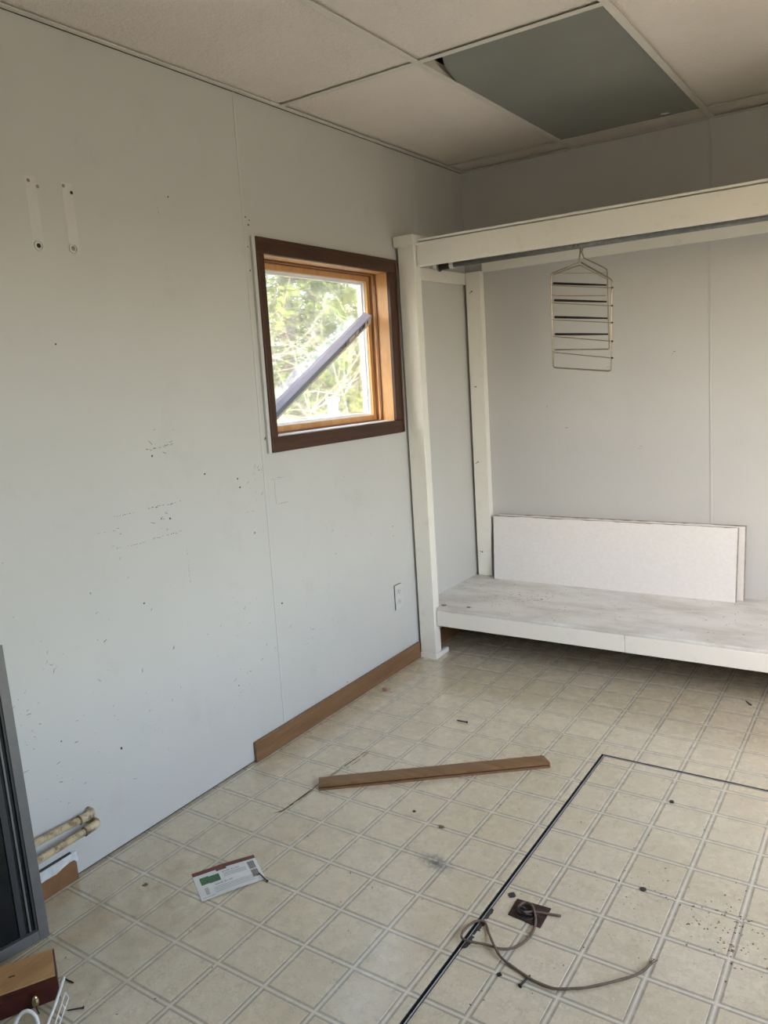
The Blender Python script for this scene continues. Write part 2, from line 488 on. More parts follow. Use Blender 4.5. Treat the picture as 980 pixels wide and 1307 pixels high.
for i in range(-2, 15):
    for j in range(-3, 17):
        x0 = GX + i * CELL + IN; x1 = GX + (i + 1) * CELL - IN
        y0 = GY + j * CELL + IN; y1 = GY + (j + 1) * CELL - IN
        x0 = max(x0, 0.001); x1 = min(x1, 2.25)
        y1 = min(y1, YB)
        if x1 <= x0: continue
        # outside the hatch
        if x1 <= HX0 or y0 >= HY1 or x0 >= HX1:
            tile(x0, x1, y0, y1, floor)
        else:
            if x0 < HX0: tile(x0, HX0 - 0.003, y0, y1, floor)
            if y1 > HY1: tile(max(x0, HX0), x1, HY1 + 0.003, y1, floor)
            a0, a1 = max(x0, HX0 + GAP + 0.003), min(x1, HX1 - GAP)
            b0, b1 = max(y0, HY0 + GAP), min(y1, HY1 - GAP - 0.003)
            if a1 > a0 and b1 > b0: tile(a0, a1, b0, b1, hatch)

# metal edging of the hatch
mb = MB().box(HX0 - 0.0001, HX0 + 0.0009, HY0, HY1, -0.06, -0.0006); mb.box(HX0, HX1, HY1 - 0.0009, HY1 + 0.0001, -0.06, -0.0006)
mb.build('gap_liner', 'black', floor)
MB().box(HX0 + 0.0078, HX0 + 0.0102, HY0 + 0.002, HY1 - 0.005, -0.03, -0.0005).build('edge_strip', 'edging', hatch)
MB().box(HX0 + 0.0102, HX1 - 0.004, HY1 - 0.0090, HY1 - 0.0070, -0.03, -0.0005).build('edge_strip', 'edging', hatch)
mb = MB()
for (y, L_, d) in [(0.575, 0.045, 0.010), (0.525, 0.04, 0.013), (0.46, 0.05, 0.011), (0.50, 0.02, 0.007)]:
    n = 7; pts = [(HX0 + 0.0135, y - L_ / 2), (HX0 + 0.0135, y + L_ / 2)]
    pts += [(HX0 + 0.0145 + d * random.uniform(0.5, 1.0), y + L_ / 2 - L_ * (k + 0.5) / n) for k in range(n)]
    mb.prism(list(reversed(pts)), 0.0, 0.0016)
mb.build('torn_edge', 'scuffdark', hatch)
# recessed pull plate with ring
pc = [(1.155, 0.662), (1.159, 0.595), (1.250, 0.588), (1.247, 0.668)]
pl_ = MB().prism(pc, 0.0, 0.0032).build('pull_plate', 'rust', hatch, bevel=0.001)
mb = MB(); mb.torus((1.198, 0.622, 0.0035), (0, 0, 1), 0.027, 0.0035, 22, 6); mb.build('plate_rim', 'rust', pl_, smooth=True)
MB().disc((1.198, 0.622, 0.003), (0, 0, 1), 0.024, 0.0008, 18).build('plate_cup', 'black', pl_)
MB().torus((1.197, 0.619, 0.010), (0.25, 0.5, 1), 0.019, 0.0028, 20, 6).build('pull_ring', 'nail', pl_, smooth=True)

# ------------------------------------------------------------------ shell: left wall
AL = math.radians(-0.75)                      # the window hangs slightly out of true
WC = Vector((0, 1.585, 1.497))
wall = MB()
hy0, hy1, hz0, hz1 = 1.160, 2.012, 1.152, 1.842
xa, xb = -T, -0.006
for (a, b, c, d) in [(YF - T, hy0, -0.1, H + 0.1), (hy1, YB + T, -0.1, H + 0.1), (hy0, hy1, -0.1, hz0), (hy0, hy1, hz1, H + 0.1)]:
    wall.box(xa, xb, a, b, c, d)
wl = tag(wall.build('wall_left', 'backing'), 'grey white panelled left wall with window', kind='structure')
ZB = 0.007


def seam_y(y, z): return y + 0.0139 * (z - 1.2)


def lpanel(y0, y1, s0=True, s1=True):
    def yy(y, s, z): return seam_y(y, z) if s else y
    lo = [(-0.006, yy(y0, s0, ZB), ZB), (0, yy(y0, s0, ZB), ZB), (0, yy(y1, s1, ZB), ZB), (-0.006, yy(y1, s1, ZB), ZB)]
    hi = [(-0.006, yy(y0, s0, H), H), (0, yy(y0, s0, H), H), (0, yy(y1, s1, H), H), (-0.006, yy(y1, s1, H), H)]
    return lo, hi


MB().hexa(*lpanel(YF, -0.14, False, True)).build('wall_panel', 'wall', wl)
MB().hexa(*lpanel(-0.128, 1.093)).build('wall_panel', 'wall', wl)
mb = MB()
mb.hexa([(-0.006, seam_y(1.105, ZB), ZB), (0, seam_y(1.105, ZB), ZB), (0, 1.16, ZB), (-0.006, 1.16, ZB)],
        [(-0.006, seam_y(1.105, H), H), (0, seam_y(1.105, H), H), (0, 1.16, H), (-0.006, 1.16, H)])
mb.box(-0.006, 0, 1.16, 2.012, ZB, 1.152); mb.box(-0.006, 0, 1.16, 2.012, 1.842, H); mb.box(-0.006, 0, 2.012, 2.300, ZB, H)
mb.build('wall_panel', 'wall', wl)
MB().box(-0.006, 0, 2.312, YB, ZB, H).build('wall_panel', 'wall', wl)
for y, t in ((1.099, 0.0139), (-0.134, 0.0139), (2.306, 0.0)):
    s = MB()
    f = lambda z: y + t * (z - 1.2)
    s.hexa([(-0.006, f(ZB) - 0.008, ZB), (0.0012, f(ZB) - 0.0045, ZB), (0.0012, f(ZB) + 0.0045, ZB), (-0.006, f(ZB) + 0.008, ZB)],
           [(-0.006, f(H) - 0.008, H), (0.0012, f(H) - 0.0045, H), (0.0012, f(H) + 0.0045, H), (-0.006, f(H) + 0.008, H)])
    s.build('joint_strip', 'seam', wl)

# scuffs and holes on the left wall
lines = [(0.575, 1.2, 0.683, 1.203, 3), (0.414, 1.014, 0.506, 1.014, 1), (0.56, 1.016, 0.692, 1.016, 2), (0.422, 0.919, 0.53, 0.915, 1), (0.561, 0.918, 0.681, 0.919, 1.5),
         (0.693, 0.859, 0.693, 0.739, 0.9), (1.135, 1.022, 1.206, 1.023, 1.4), (1.149, 0.928, 1.23, 0.923, 1.6), (0.968, 0.925, 1.028, 0.923, 1), (0.726, 1.936, 0.731, 1.905, 1), (0.312, 1.729, 0.325, 1.739, 2)]
mb = MB(); md = MB()


def blob(b, y, z, r, asp=1.0, rot=None, n=7):
    rot = random.uniform(0, 3.1) if rot is None else rot
    pts = []
    for k in range(n):
        t = 2 * math.pi * k / n; q = r * random.uniform(0.6, 1.1)
        u, w = q * math.cos(t) * asp, q * math.sin(t)
        pts.append((y + u * math.cos(rot) - w * math.sin(rot), z + u * math.sin(rot) + w * math.cos(rot)))
    b.add([(0.0004, p[0], p[1]) for p in pts], [tuple(range(n))])


for (y0, z0, y1, z1, w) in lines:
    Ln = math.hypot(y1 - y0, z1 - z0); n = max(3, int(Ln / 0.006)); rot = math.atan2(z1 - z0, y1 - y0)
    for k in range(n):
        if random.random() < 0.35: continue
        t = (k + random.random()) / n
        blob(mb if random.random() < 0.75 else md, y0 + t * (y1 - y0), z0 + t * (z1 - z0) + random.gauss(0, 0.0008 * w), 0.0011 * w ** 0.6, random.uniform(1.5, 3.0), rot, 6)
for (y, z) in [(0.596, 1.176), (0.604, 0.975), (0.639, 0.969), (0.806, 1.089), (0.957, 1.051), (0.965, 1.019), (1.017, 0.844), (0.499, 0.727), (0.313, 1.52), (0.775, 1.968), (1.922, 0.686), (1.923, 0.641), (1.493, 0.090),
               (1.12, 1.949), (1.139, 1.94), (1.133, 1.924), (1.119, 1.849), (1.12, 1.769), (0.16, 0.418), (0.863, 0.316), (0.351, 0.309), (1.117, 1.175), (1.069, 1.066), (1.129, 0.546)]:
    blob(md, y, z, random.uniform(0.003, 0.0048), random.uniform(0.8, 1.6))
for (y, z, s) in [(0.077, 0.549, 0.03), (0.067, 0.474, 0.03), (0.156, 0.649, 0.015), (0.44, 0.95, 0.03), (0.62, 0.965, 0.035), (1.18, 0.975, 0.02), (1.19, 0.96, 0.02), (1.01, 1.0, 0.03), (0.9, 0.60, 0.06), (1.0, 0.45, 0.07), (0.62, 1.19, 0.03), (0.4, 0.75, 0.07), (1.06, 1.08, 0.02), (0.88, 0.32, 0.03), (0.15, 0.25, 0.06), (0.22, 0.33, 0.08), (0.5, 0.45, 0.1), (1.55, 0.75, 0.1), (1.3, 0.5, 0.1), (0.3, 0.4, 0.1), (1.3, 0.35, 0.08)]:
    a_ = random.uniform(-0.5, 0.9)
    for k in range(8):
        blob(mb, y + random.gauss(0, s), z + random.gauss(0, s), random.uniform(0.0006, 0.0016), random.uniform(1, 8), a_ + random.gauss(0, 0.4))
for k in range(85):
    blob(mb, random.uniform(0.02, 2.05), random.triangular(0.05, 1.3, 0.3), random.uniform(0.0006, 0.0014), random.uniform(1, 2.6))
tag(mb.build('scuff_marks', 'scuff', wl, fix=False), 'faint grey scuffs and specks', kind='stuff')
tag(md.build('dark_nicks', 'scuffdark', wl, fix=False), 'small dark nicks and nail holes', kind='stuff')
for (y, z, ring) in [(0.302, 1.778, 1), (0.408, 1.780, 1), (0.297, 1.943, 0), (0.322, 1.931, 0), (0.402, 1.945, 0), (0.425, 1.930, 0)]:
    h = MB().disc((-0.001, y, z), (1, 0, 0), 0.0062 if ring else 0.0048, 0.0018, 12).build('screw_hole', 'black' if (ring and y < 0.35) or (y > 0.42) else 'scuff', wl)
    if ring: MB().torus((0.0008, y, z), (1, 0, 0), 0.0120, 0.0024, 18, 6).build('wall_anchor', 'plate', h, smooth=True)

for y in (0.302, 0.412):
    MB().box(0, 0.0003, y - 0.017, y + 0.017, 1.765, 1.955).build('bracket_ghost', 'ghost', wl)

# outlet
ol = empty('outlet_plate', (0, 1.934, 0.35), label='painted wall outlet plate low on the left wall beside the closet post', cat='outlet')
MB().box(0, 0.0045, 1.902, 1.966, 0.292, 0.407).build('plate', 'plate', ol, bevel=0.002)
mb = MB().box(0, 0.0022, 1.8985, 1.902, 0.290, 0.4085); mb.box(0, 0.0022, 1.902, 1.955, 0.407, 0.409); mb.build('dark_outline', 'scuffdark', ol)  # thin dark outline along the plate's left and top edges
for z in (0.374, 0.325):
    mb = MB(); n = 16
    pts = [(0.0165 * math.cos(2 * math.pi * k / n), max(-0.0135, min(0.0135, 0.0175 * math.sin(2 * math.pi * k / n)))) for k in range(n)]
    mb.add([(0.004, 1.934 + a, z + b) for a, b in pts] + [(0.0068, 1.934 + a, z + b) for a, b in pts],
           [tuple(range(n)), tuple(range(n, 2 * n))] + [(i, (i + 1) % n, n + (i + 1) % n, n + i) for i in range(n)])
    rc = mb.build('receptacle', 'plate', ol)
    MB().box(0.0066, 0.0072, 1.9265, 1.929, z - 0.003, z + 0.007).build('slot', 'black', rc)
    MB().box(0.0066, 0.0072, 1.939, 1.9412, z - 0.002, z + 0.006).build('slot', 'black', rc)
    MB().disc((0.0066, 1.934, z - 0.008), (1, 0, 0), 0.0024, 0.0006, 8).build('slot', 'black', rc)
# painted-over blank plate
tag(MB().box(0, 0.0016, 1.146, 1.230, 0.927, 1.021).build('cover_plate', 'wall', None, bevel=0.0006), 'painted-over blank cover plate on the wall below the window corner', 'cover plate')

# baseboards of left wall
b1 = tag(MB().box(0, 0.014, 0.903, 2.078, 0.0, 0.079).build('baseboard_left', 'base', None, bevel=0.003), 'brown wood baseboard along left wall', kind='structure')
b2 = empty('baseboard_left', (0, -0.9, 0), label='short torn stub of brown baseboard', kind='structure')
mb = MB(); ys = [-2.5, -0.4, 0.02, 0.05, 0.08, 0.105, 0.125, 0.138, 0.146]
zt = [0.055, 0.056, 0.056, 0.059, 0.058, 0.062, 0.068, 0.066, 0.052]
mb.add([(x, y, z) for y, zz in zip(ys, zt) for x in (0.0, 0.012) for z in (0, zz)],
       [q for i in range(len(ys) - 1) for q in ((4 * i, 4 * i + 2, 4 * i + 6, 4 * i + 4), (4 * i + 1, 4 * i + 5, 4 * i + 7, 4 * i + 3), (4 * i + 2, 4 * i + 3, 4 * i + 7, 4 * i + 6), (4 * i, 4 * i + 4, 4 * i + 5, 4 * i + 1))] + [(0, 1, 3, 2), (32, 34, 35, 33)])
mb.build('fibre_core', 'fibre', b2)
mb = MB(); ys = [-2.5, -0.3, 0.02, 0.05, 0.08, 0.105, 0.125, 0.138, 0.152]
mb.add([p for i, y in enumerate(ys) for p in ((0.0126, y, zt[i] - 0.003 + random.uniform(-0.002, 0.003)), (0.0085, y, 0.083 + random.uniform(-0.002, 0.002)), (0.0, y, 0.086))],
       [q for i in range(len(ys) - 1) for q in ((3 * i, 3 * i + 3, 3 * i + 4, 3 * i + 1), (3 * i + 1, 3 * i + 4, 3 * i + 5, 3 * i + 2))])
mb.build('torn_paint_skin', 'torn', b2)
MB().box(0.0, 0.0095, -2.5, 0.135, 0.0845, 0.087).build('paint_crack', 'scuffdark', b2)

# ------------------------------------------------------------------ shell: back, right, front walls, ceiling backing
bw = tag(MB().box(-T, XR + T, YB + 0.006, YB + T, -0.1, H + 0.1).build('wall_back', 'backing'), 'grey white panelled back wall behind the closet', kind='structure')
sx = lambda x, z: x - 0.0125 * (z - 1.2)


def bpanel(x0, x1, t0=1, t1=1):
    a = lambda x, t, z: sx(x, z) if t else x
    return ([(a(x0, t0, 0), YB, 0), (a(x1, t1, 0), YB, 0), (a(x1, t1, 0), YB + 0.006, 0), (a(x0, t0, 0), YB + 0.006, 0)],
            [(a(x0, t0, H), YB, H), (a(x1, t1, H), YB, H), (a(x1, t1, H), YB + 0.006, H), (a(x0, t0, H), YB + 0.006, H)])


MB().hexa(*bpanel(0, 1.203, 0, 1)).build('wall_panel', 'wall_back', bw)
MB().hexa(*bpanel(1.213, 2.425)).build('wall_panel', 'wall_back', bw)
MB().hexa(*bpanel(2.437, XR, 1, 0)).build('wall_panel', 'wall_back', bw)
for x in (1.208, 2.431):
    MB().hexa([(sx(x - 0.007, 0), YB + 0.003, 0), (sx(x - 0.004, 0), YB - 0.0035, 0), (sx(x + 0.004, 0), YB - 0.0035, 0), (sx(x + 0.007, 0), YB + 0.003, 0)],
              [(sx(x - 0.007, H), YB + 0.003, H), (sx(x - 0.004, H), YB - 0.0035, H), (sx(x + 0.004, H), YB - 0.0035, H), (sx(x + 0.007, H), YB + 0.003, H)]).build('joint_strip', 'wall_back', bw)
mb = MB()
for (x, z) in [(0.428, 1.169), (0.462, 1.618), (0.743, 1.335), (0.52, 1.05), (0.9, 0.95), (1.05, 1.4)]:
    for k in range(3):
        cx, cz, r = x + random.gauss(0, 0.006), z + random.gauss(0, 0.006), random.uniform(0.001, 0.003)
        mb.add([(cx - r * 2, YB - 0.0004, cz - r * .4), (cx + r * 2, YB - 0.0004, cz), (cx + r * 1.4, YB - 0.0004, cz + r * .7), (cx - r, YB - 0.0004, cz + r * .5)], [(0, 1, 2, 3)])
tag(mb.build('scuff_marks', 'scuff', bw, fix=False), 'faint scuffs', kind='stuff')

w = WIN_R; mb = MB()
for (a, b, c, d) in [(YF, w[0], 0, H), (w[1], YB, 0, H), (w[0], w[1], 0, w[2]), (w[0], w[1], w[3], H)]: mb.box(XR, XR + T, a, b, c, d)
tag(mb.build('wall_right', 'wall'), 'right wall with window, behind the view', kind='structure')
mb = MB().box(-T, XR + T, YF - T, YF, 0, H)
tag(mb.build('wall_front', 'wall'), 'front wall behind the photographer', kind='structure')

# ceiling: bars and lay-in panels
ceil = tag(MB().box(-T, XR + T, YF - T, YB + T, H + 0.09, H + 0.2).build('ceiling', 'black'), 'suspended ceiling', kind='structure')
gx = [0.592 + 0.6125 * k for k in range(0, 5)]
gy = [2.589 - 1.242 * k for k in range(0, 5)]
BW = 0.012
for x in gx:
    MB().box(x - BW, x + BW, YF, YB, H, H + 0.003).build('ceiling_bar', 'grid', ceil, bevel=0.0008)
    MB().box(x - 0.0015, x + 0.0015, YF, YB, H + 0.003, H + 0.04).build('ceiling_bar_web', 'grid', ceil)
xs = [0.0] + gx + [XR]
for y in gy:
    for k in range(len(xs) - 1):
        MB().box(xs[k] + (BW if k else 0.0), xs[k + 1] - BW, y - BW, y + BW, H + 0.0006, H + 0.0034).build('cross_bar', 'grid', ceil, bevel=0.0008)
# wall angle
mb = MB().box(0, 0.020, YF, YB, H + 0.0008, H + 0.0036); mb.build('wall_angle', 'grid', ceil)
MB().box(0.02, XR, YB - 0.020, YB, H + 0.0008, H + 0.0036).build('wall_angle', 'grid', ceil)
MB().box(0, 0.0012, -1.2, YB, H - 0.0016, H + 0.0006).build('dark_joint', 'black', ceil)  # thin black line where left wall meets ceiling
ysr = [YB] + gy + [YF]
for k in range(len(xs) - 1):
    for j in range(len(ysr) - 1):
        x0, x1 = xs[k] + 0.0015, xs[k + 1] - 0.0015
        y1, y0 = ysr[j] - 0.0015, ysr[j + 1] + 0.0015
        if y1 - y0 < 0.02 or x1 - x0 < 0.02: continue
        if k == 1 and j == 1:
            continue
        # tegular lay-in tile sitting just above the bars, set a hair crooked
        dz = random.uniform(0.0035, 0.0065)
        MB().box(x0, x1, y0, y1, H + 0.0037 + dz, H + 0.019 + dz).build('ceiling_tile', 'ctile', ceil)
# the dim grey sheet lying in the grid where a tile is missing, shoved so that a corner gapes
pn = MB(); n = 10
x0, x1, y0, y1 = gx[0] + 0.004, gx[1] - 0.003, gy[1] + 0.010, gy[0] - 0.003
cor = {(0, 0): 0.030, (n, 0): 0.0, (0, n): 0.0, (n, n): 0.0}
vs = []
for a in range(n + 1):
    for b in range(n + 1):
        u, v = a / n, b / n
        z = H + 0.0042 + 0.030 * max(0, 1 - u * 6) * max(0, 1 - v * 6) - 0.003 * math.sin(u * math.pi) * math.sin(v * math.pi)
        sh = 0.085 * max(0, 1 - u / 0.30) * max(0, 1 - v / 0.15)
        vs.append((x0 + u * (x1 - x0) + sh * 0.75, y0 + v * (y1 - y0) + sh * 0.25, z))
top = [(p[0], p[1], p[2] + 0.003) for p in vs]; N = (n + 1) ** 2
fs = []
for a in range(n):
    for b in range(n):
        i = a * (n + 1) + b; q = (i, i + 1, i + n + 2, i + n + 1)
        fs.append(q); fs.append(tuple(N + t for t in reversed(q)))
pn.add(vs + top, fs)
tag(pn.build('ceiling_light_panel', 'diffuser', ceil, smooth=True), 'smooth dark grey plastic sheet filling one ceiling grid bay')

MB().prism([(1.055, 2.515), (1.075, 2.520), (1.085, 2.533), (1.070, 2.540), (1.050, 2.530)], H - 0.0005, H + 0.0012).build('paint_fleck', 'seam', ceil)

# ------------------------------------------------------------------ window in the left wall
win = empty('window_1', WC, label='small square window with dark brown casing', kind='structure')
Y0, Y1, Z0, Z1 = 1.177, 1.992, 1.171, 1.823           # clear opening
OY0, OY1, OZ0, OZ1 = 1.142, 2.056, 1.114, 1.881


def wpart(name, mat, boxes, bevel=0.0, par=None):
    mb = MB()
    for b in boxes: mb.box(*b)
    return mb.build(name, mat, par or win, bevel=bevel)


wpart('casing_board', 'casing', [(0.0, 0.018, OY0, OY1, Z1, OZ1)], 0.003)
wpart('casing_board', 'casing', [(0.0, 0.018, OY0, OY1, OZ0, Z0)], 0.003)
wpart('casing_board', 'casing_v', [(0.0, 0.018, OY0, Y0, Z0, Z1)], 0.003)
wpart('casing_board', 'casing_v', [(0.0, 0.018, Y1, OY1, Z0, Z1)], 0.003)
wpart('casing_bead', 'casing', [(0.018, 0.0215, OY0 + 0.004, OY1 - 0.004, OZ1 - 0.016, OZ1 - 0.003)], 0.0015)
wpart('casing_bead', 'casing_v', [(0.018, 0.0215, OY1 - 0.016, OY1 - 0.003, OZ0 + 0.004, OZ1 - 0.016)], 0.0015)
wpart('paint_strip', 'seam', [(0.0, 0.012, OY0 - 0.016, OY0, OZ0, OZ1)], 0.002)
J = 0.012
wpart('jamb_board', 'jamb', [(-0.13, 0.002, Y0 - J, Y1 + J, Z1, Z1 + J)])
wpart('jamb_board', 'jamb', [(-0.13, 0.002, Y0 - J, Y1 + J, Z0 - J, Z0)])
wpart('jamb_board', 'jamb_v', [(-0.13, 0.002, Y0 - J, Y0, Z0, Z1)])
wpart('jamb_board', 'jamb_v', [(-0.13, 0.002, Y1, Y1 + J, Z0, Z1)])
wpart('sill_board', 'vinyl', [(-0.05, 0.004, Y0, Y1, Z0, Z0 + 0.004)], 0.001)


def ring(name, mat, x0, x1, o, i, bevel=0.001, par=None):
    a0, a1, c0, c1 = Y0 + o, Y1 - o, Z0 + o, Z1 - o
    b0, b1, d0, d1 = Y0 + i, Y1 - i, Z0 + i, Z1 - i
    return [wpart(name, mat, [q], bevel, par) for q in ((x0, x1, a0, b0, c0, c1), (x0, x1, b1, a1, c0, c1), (x0, x1, b0, b1, c0, d0), (x0, x1, b0, b1, d1, c1))]


ring('stop_moulding', 'stop', -0.066, -0.056, 0.0, 0.007)
ring('stop_moulding', 'jamb_v', -0.078, -0.066, 0.0, 0.005)
ring('stop_moulding', 'stop', -0.088, -0.078, 0.0, 0.009)
ring('sash_frame', 'jamb_v', -0.118, -0.088, 0.0, 0.030)
ring('vinyl_frame', 'vinyl', -0.134, -0.100, 0.028, 0.034)
ring('vinyl_bead', 'vinyl', -0.128, -0.110, 0.034, 0.042)
wpart('pane', 'glass', [(-0.120, -0.117, Y0 + 0.036, Y1 - 0.036, Z0 + 0.036, Z1 - 0.036)])
win.rotation_euler = (AL, 0, 0)      # children were attached before, so all turn with it

# ------------------------------------------------------------------ closet
tw = 'trimwhite'
post = empty('closet_post', (0.06, 2.10, 0), label='white painted square closet post standing beside the window', cat='post')
MB().box(0.016, 0.100, 2.080, 2.118, 0.028, 1.932).build('shaft', tw, post, bevel=0.002)
MB().box(0.0165, 0.098, 2.118, 2.135, 0.028, 1.93).build('back_strip', tw, post, bevel=0.001)
MB().box(0.006, 0.110, 2.060, 2.128, 1.928, 1.974).build('cap', tw, post, bevel=0.0025)
MB().box(0.006, 0.110, 2.128, 2.225, 1.958, 1.974).build('cap_tail', tw, post, bevel=0.002)
MB().box(0.014, 0.1025, 2.077, 2.124, 0.0, 0.028).build('base_block', tw, post, bevel=0.002)
MB().box(0.078, 0.1025, 2.124, 2.205, 0.0, 0.026).build('foot', tw, post, bevel=0.006)
# side rail and rear post in the corner
tag(MB().box(0.0, 0.020, 2.140, 2.716, 1.802, 1.858).build('side_rail', tw, None, bevel=0.002), 'white painted rail across the top of the closet side panel', 'rail')
rp = empty('corner_stud', (0.06, 2.735, 0.26), label='white painted upright in the far closet corner with nails sticking out', cat='post')
mb = MB(); zs = [0.256 + (1.86 - 0.256) * k / 12 for k in range(13)]
mb.add([p for z in zs for p in ((0.020, 2.716, z), (0.104 + random.uniform(-0.003, 0.002), 2.716, z), (0.104, 2.755, z), (0.020, 2.755, z))],
       [(4 * i + j, 4 * i + (j + 1) % 4, 4 * i + 4 + (j + 1) % 4, 4 * i + 4 + j) for i in range(12) for j in range(4)] + [(0, 1, 2, 3), (48, 51, 50, 49)])
mb.build('shaft', tw, rp, bevel=0.0015)
for (x, z, dx, dz) in [(0.066, 1.762, -0.024, -0.006), (0.066, 1.28, -0.020, 0.0), (0.060, 0.885, -0.026, -0.012), (0.062, 0.395, -0.026, -0.004)]:
    nl = MB().tube([(x + dx, 2.712, z + dz), (x, 2.690, z)], 0.0014, 6).build('nail', 'nail', rp)
    MB().disc((x, 2.690, z), (0.3, -0.5, 0.05), 0.0034, 0.0015, 8).build('nail_head', 'nail', nl)
# fascia and lid
CX = 2.52
fa = tag(MB().box(0.101, CX, 2.098, 2.128, 1.838, 1.941).build('closet_fascia', tw, None, bevel=0.004), 'long white board across the top front of the closet', 'board')
mb = MB(); n = 40; vs = []
for k in range(n + 1):
    x = 0.115 + (CX - 0.115) * k / n; j = random.uniform(-0.0025, 0.001)
    vs += [(x, 2.093 + j, 1.9445), (x, 2.093 + j, 1.953), (x, YB, 1.953), (x, YB, 1.9445)]
mb.add(vs, [(4 * i + j, 4 * i + (j + 1) % 4, 4 * i + 4 + (j + 1) % 4, 4 * i + 4 + j) for i in range(n) for j in range(4)] + [(0, 3, 2, 1), (4 * n, 4 * n + 1, 4 * n + 2, 4 * n + 3)])
tag(mb.build('closet_top_sheet', tw, None), 'thin painted sheet lying over the closet top', 'panel')
tag(MB().box(0.104, CX, YB - 0.020, YB, 1.856, 1.925).build('back_cleat', tw, None, bevel=0.002), 'white painted cleat along the back wall under the closet top', 'cleat')
# lower shelf
tag(MB().prism([(0.1045, 2.104), (CX, 2.104), (CX, YB), (0.0005, YB), (0.0005, 2.1365), (0.1045, 2.1365)], 0.241, 0.2545).build('closet_shelf', 'shelf', None, bevel=0.002), 'low scuffed white shelf deck in the closet', 'shelf')
tag(MB().box(0.1035, 1.0055, 2.0985, 2.136, 0.166, 0.2405).build('shelf_front_board', tw, None, bevel=0.002), 'white shelf front board next to the closet post', 'board')
tag(MB().box(1.0070, CX, 2.0990, 2.136, 0.1655, 0.2405).build('shelf_front_board', tw, None, bevel=0.002), 'white shelf front board running out at the right edge', 'board')
tag(MB().box(0.018, CX, 2.70, YB, 0.166, 0.2405).build('shelf_cleat', 'shadewood', None), 'cleat under the back of the low shelf', 'cleat')
tag(MB().box(0.0, 0.018, 2.14, 2.699, 0.16, 0.2405).build('shelf_cleat', 'shadewood', None), 'cleat under the wall end of the low shelf', 'cleat')
tag(MB().prism([(0.1045, 2.1375), (CX, 2.1375), (CX, 2.6985), (0.0185, 2.6985), (0.0185, 2.1375)], 0.229, 0.2405).build('shelf_shade_board', 'shadewood', None), 'added dark board under the low shelf deck, cutting bounced light', 'board')  # unseen board added so the space below the deck renders darker
tag(MB().box(0, 0.014, 2.215, YB, 0.0, 0.079).build('baseboard_left', 'base', None, bevel=0.003), 'brown baseboard under the low shelf at the left wall', kind='structure')
tag(MB().box(0.0145, CX, YB - 0.014, YB, 0.0, 0.079).build('baseboard_back', 'base', None, bevel=0.003), 'brown baseboard along the back wall under the low shelf', kind='structure')
# closet far end (out of the picture): end wall down to the floor
tag(MB().box(CX, CX + 0.04, 2.08, YB, 0.0, 1.955).build('closet_end_panel', tw, None), 'closet end panel beyond the right edge', 'panel')
# rod with bracket
rod = empty('closet_rod', (1.2, 2.44, 1.875), label='grey galvanised pipe hanging rod under the closet top', cat='rod')
MB().tube([(0.022, 2.44, 1.872), (1.2, 2.44, 1.875), (CX, 2.44, 1.878)], 0.0135, 14).build('pipe', 'galv', rod, smooth=True)
MB().disc((0.0205, 2.44, 1.872), (1, 0, 0), 0.024, 0.008, 16).build('flange', 'galv', rod)
MB().tube([(0.03, 2.44, 1.872), (0.085, 2.44, 1.872)], 0.0175, 14).build('coupling', 'nail', rod)
MB().tube([(0.085, 2.44, 1.872), (0.105, 2.44, 1.872)], 0.0185, 14).build('collar', 'whitewire', rod)
MB().box(0.0, 0.0205, 2.39, 2.49, 1.859, 1.925).build('mount_block', tw, rod)

# leaning off-cuts of ceiling board on the shelf


def lean_board(x0, x1, zb, yb, hgt, th, top_y, name, label, seed):
    rnd = random.Random(seed)
    o = empty(name, ((x0 + x1) / 2, yb, zb), label=label, cat='board', group=None)
    n = 46; d = Vector((0, top_y - yb, hgt)); d.normalize(); nrm = Vector((0, -d.z, d.y))
    Lh = hgt / d.z
    fr, bk = [], []
    for k in range(n + 1):
        x = x0 + (x1 - x0) * k / n; e = rnd.uniform(-0.0035, 0.001)
        lo = Vector((x, yb, zb)); hi = lo + d * (Lh + e)
        if k == 0: lo.x += 0.006; hi.x -= 0.004
        fr += [lo, hi]
    off = -nrm * th
    core = []
    for k in range(n + 1):
        x = x0 + (x1 - x0) * k / n
        lo = Vector((x, yb, zb)); hi = lo + d * (Lh + 0.001)
        if k == 0: lo.x += 0.006; hi.x -= 0.004
        core += [lo, hi]
    # core body (grey fibre edge) and white textured face skin
    mb = MB()
    a = [p + off * 0.12 for p in core]; b = [p + off for p in core]; N = len(a)
    f = []
    for k in range(n):
        i = 2 * k
        f += [(i, i + 2, i + 3, i + 1), (N + i, N + i + 1, N + i + 3, N + i + 2), (i + 1, i + 3, N + i + 3, N + i + 1), (i, N + i, N + i + 2, i + 2)]
    f += [(0, 1, N + 1, N), (N - 2, 2 * N - 2, 2 * N - 1, N - 1)]
    mb.add(a + b, f); mb.build('fibre_core', M['fibregrey'], o)
    mb = MB()
    c = [Vector(p) for p in fr]
    for k in (2 * n, 2 * n + 1): c[k].x -= 0.004
    c2 = [p + off * 0.12 for p in c]
    f = []
    for k in range(n):
        i = 2 * k
        f += [(i, i + 2, i + 3, i + 1), (i + 1, i + 3, N + i + 3, N + i + 1)]
    f += [(0, 1, N + 1, N), (N - 2, 2 * N - 2, 2 * N - 1, N - 1)]
    mb.add(c + c2, f); mb.build('white_face', M['boardface'], o)
    return o


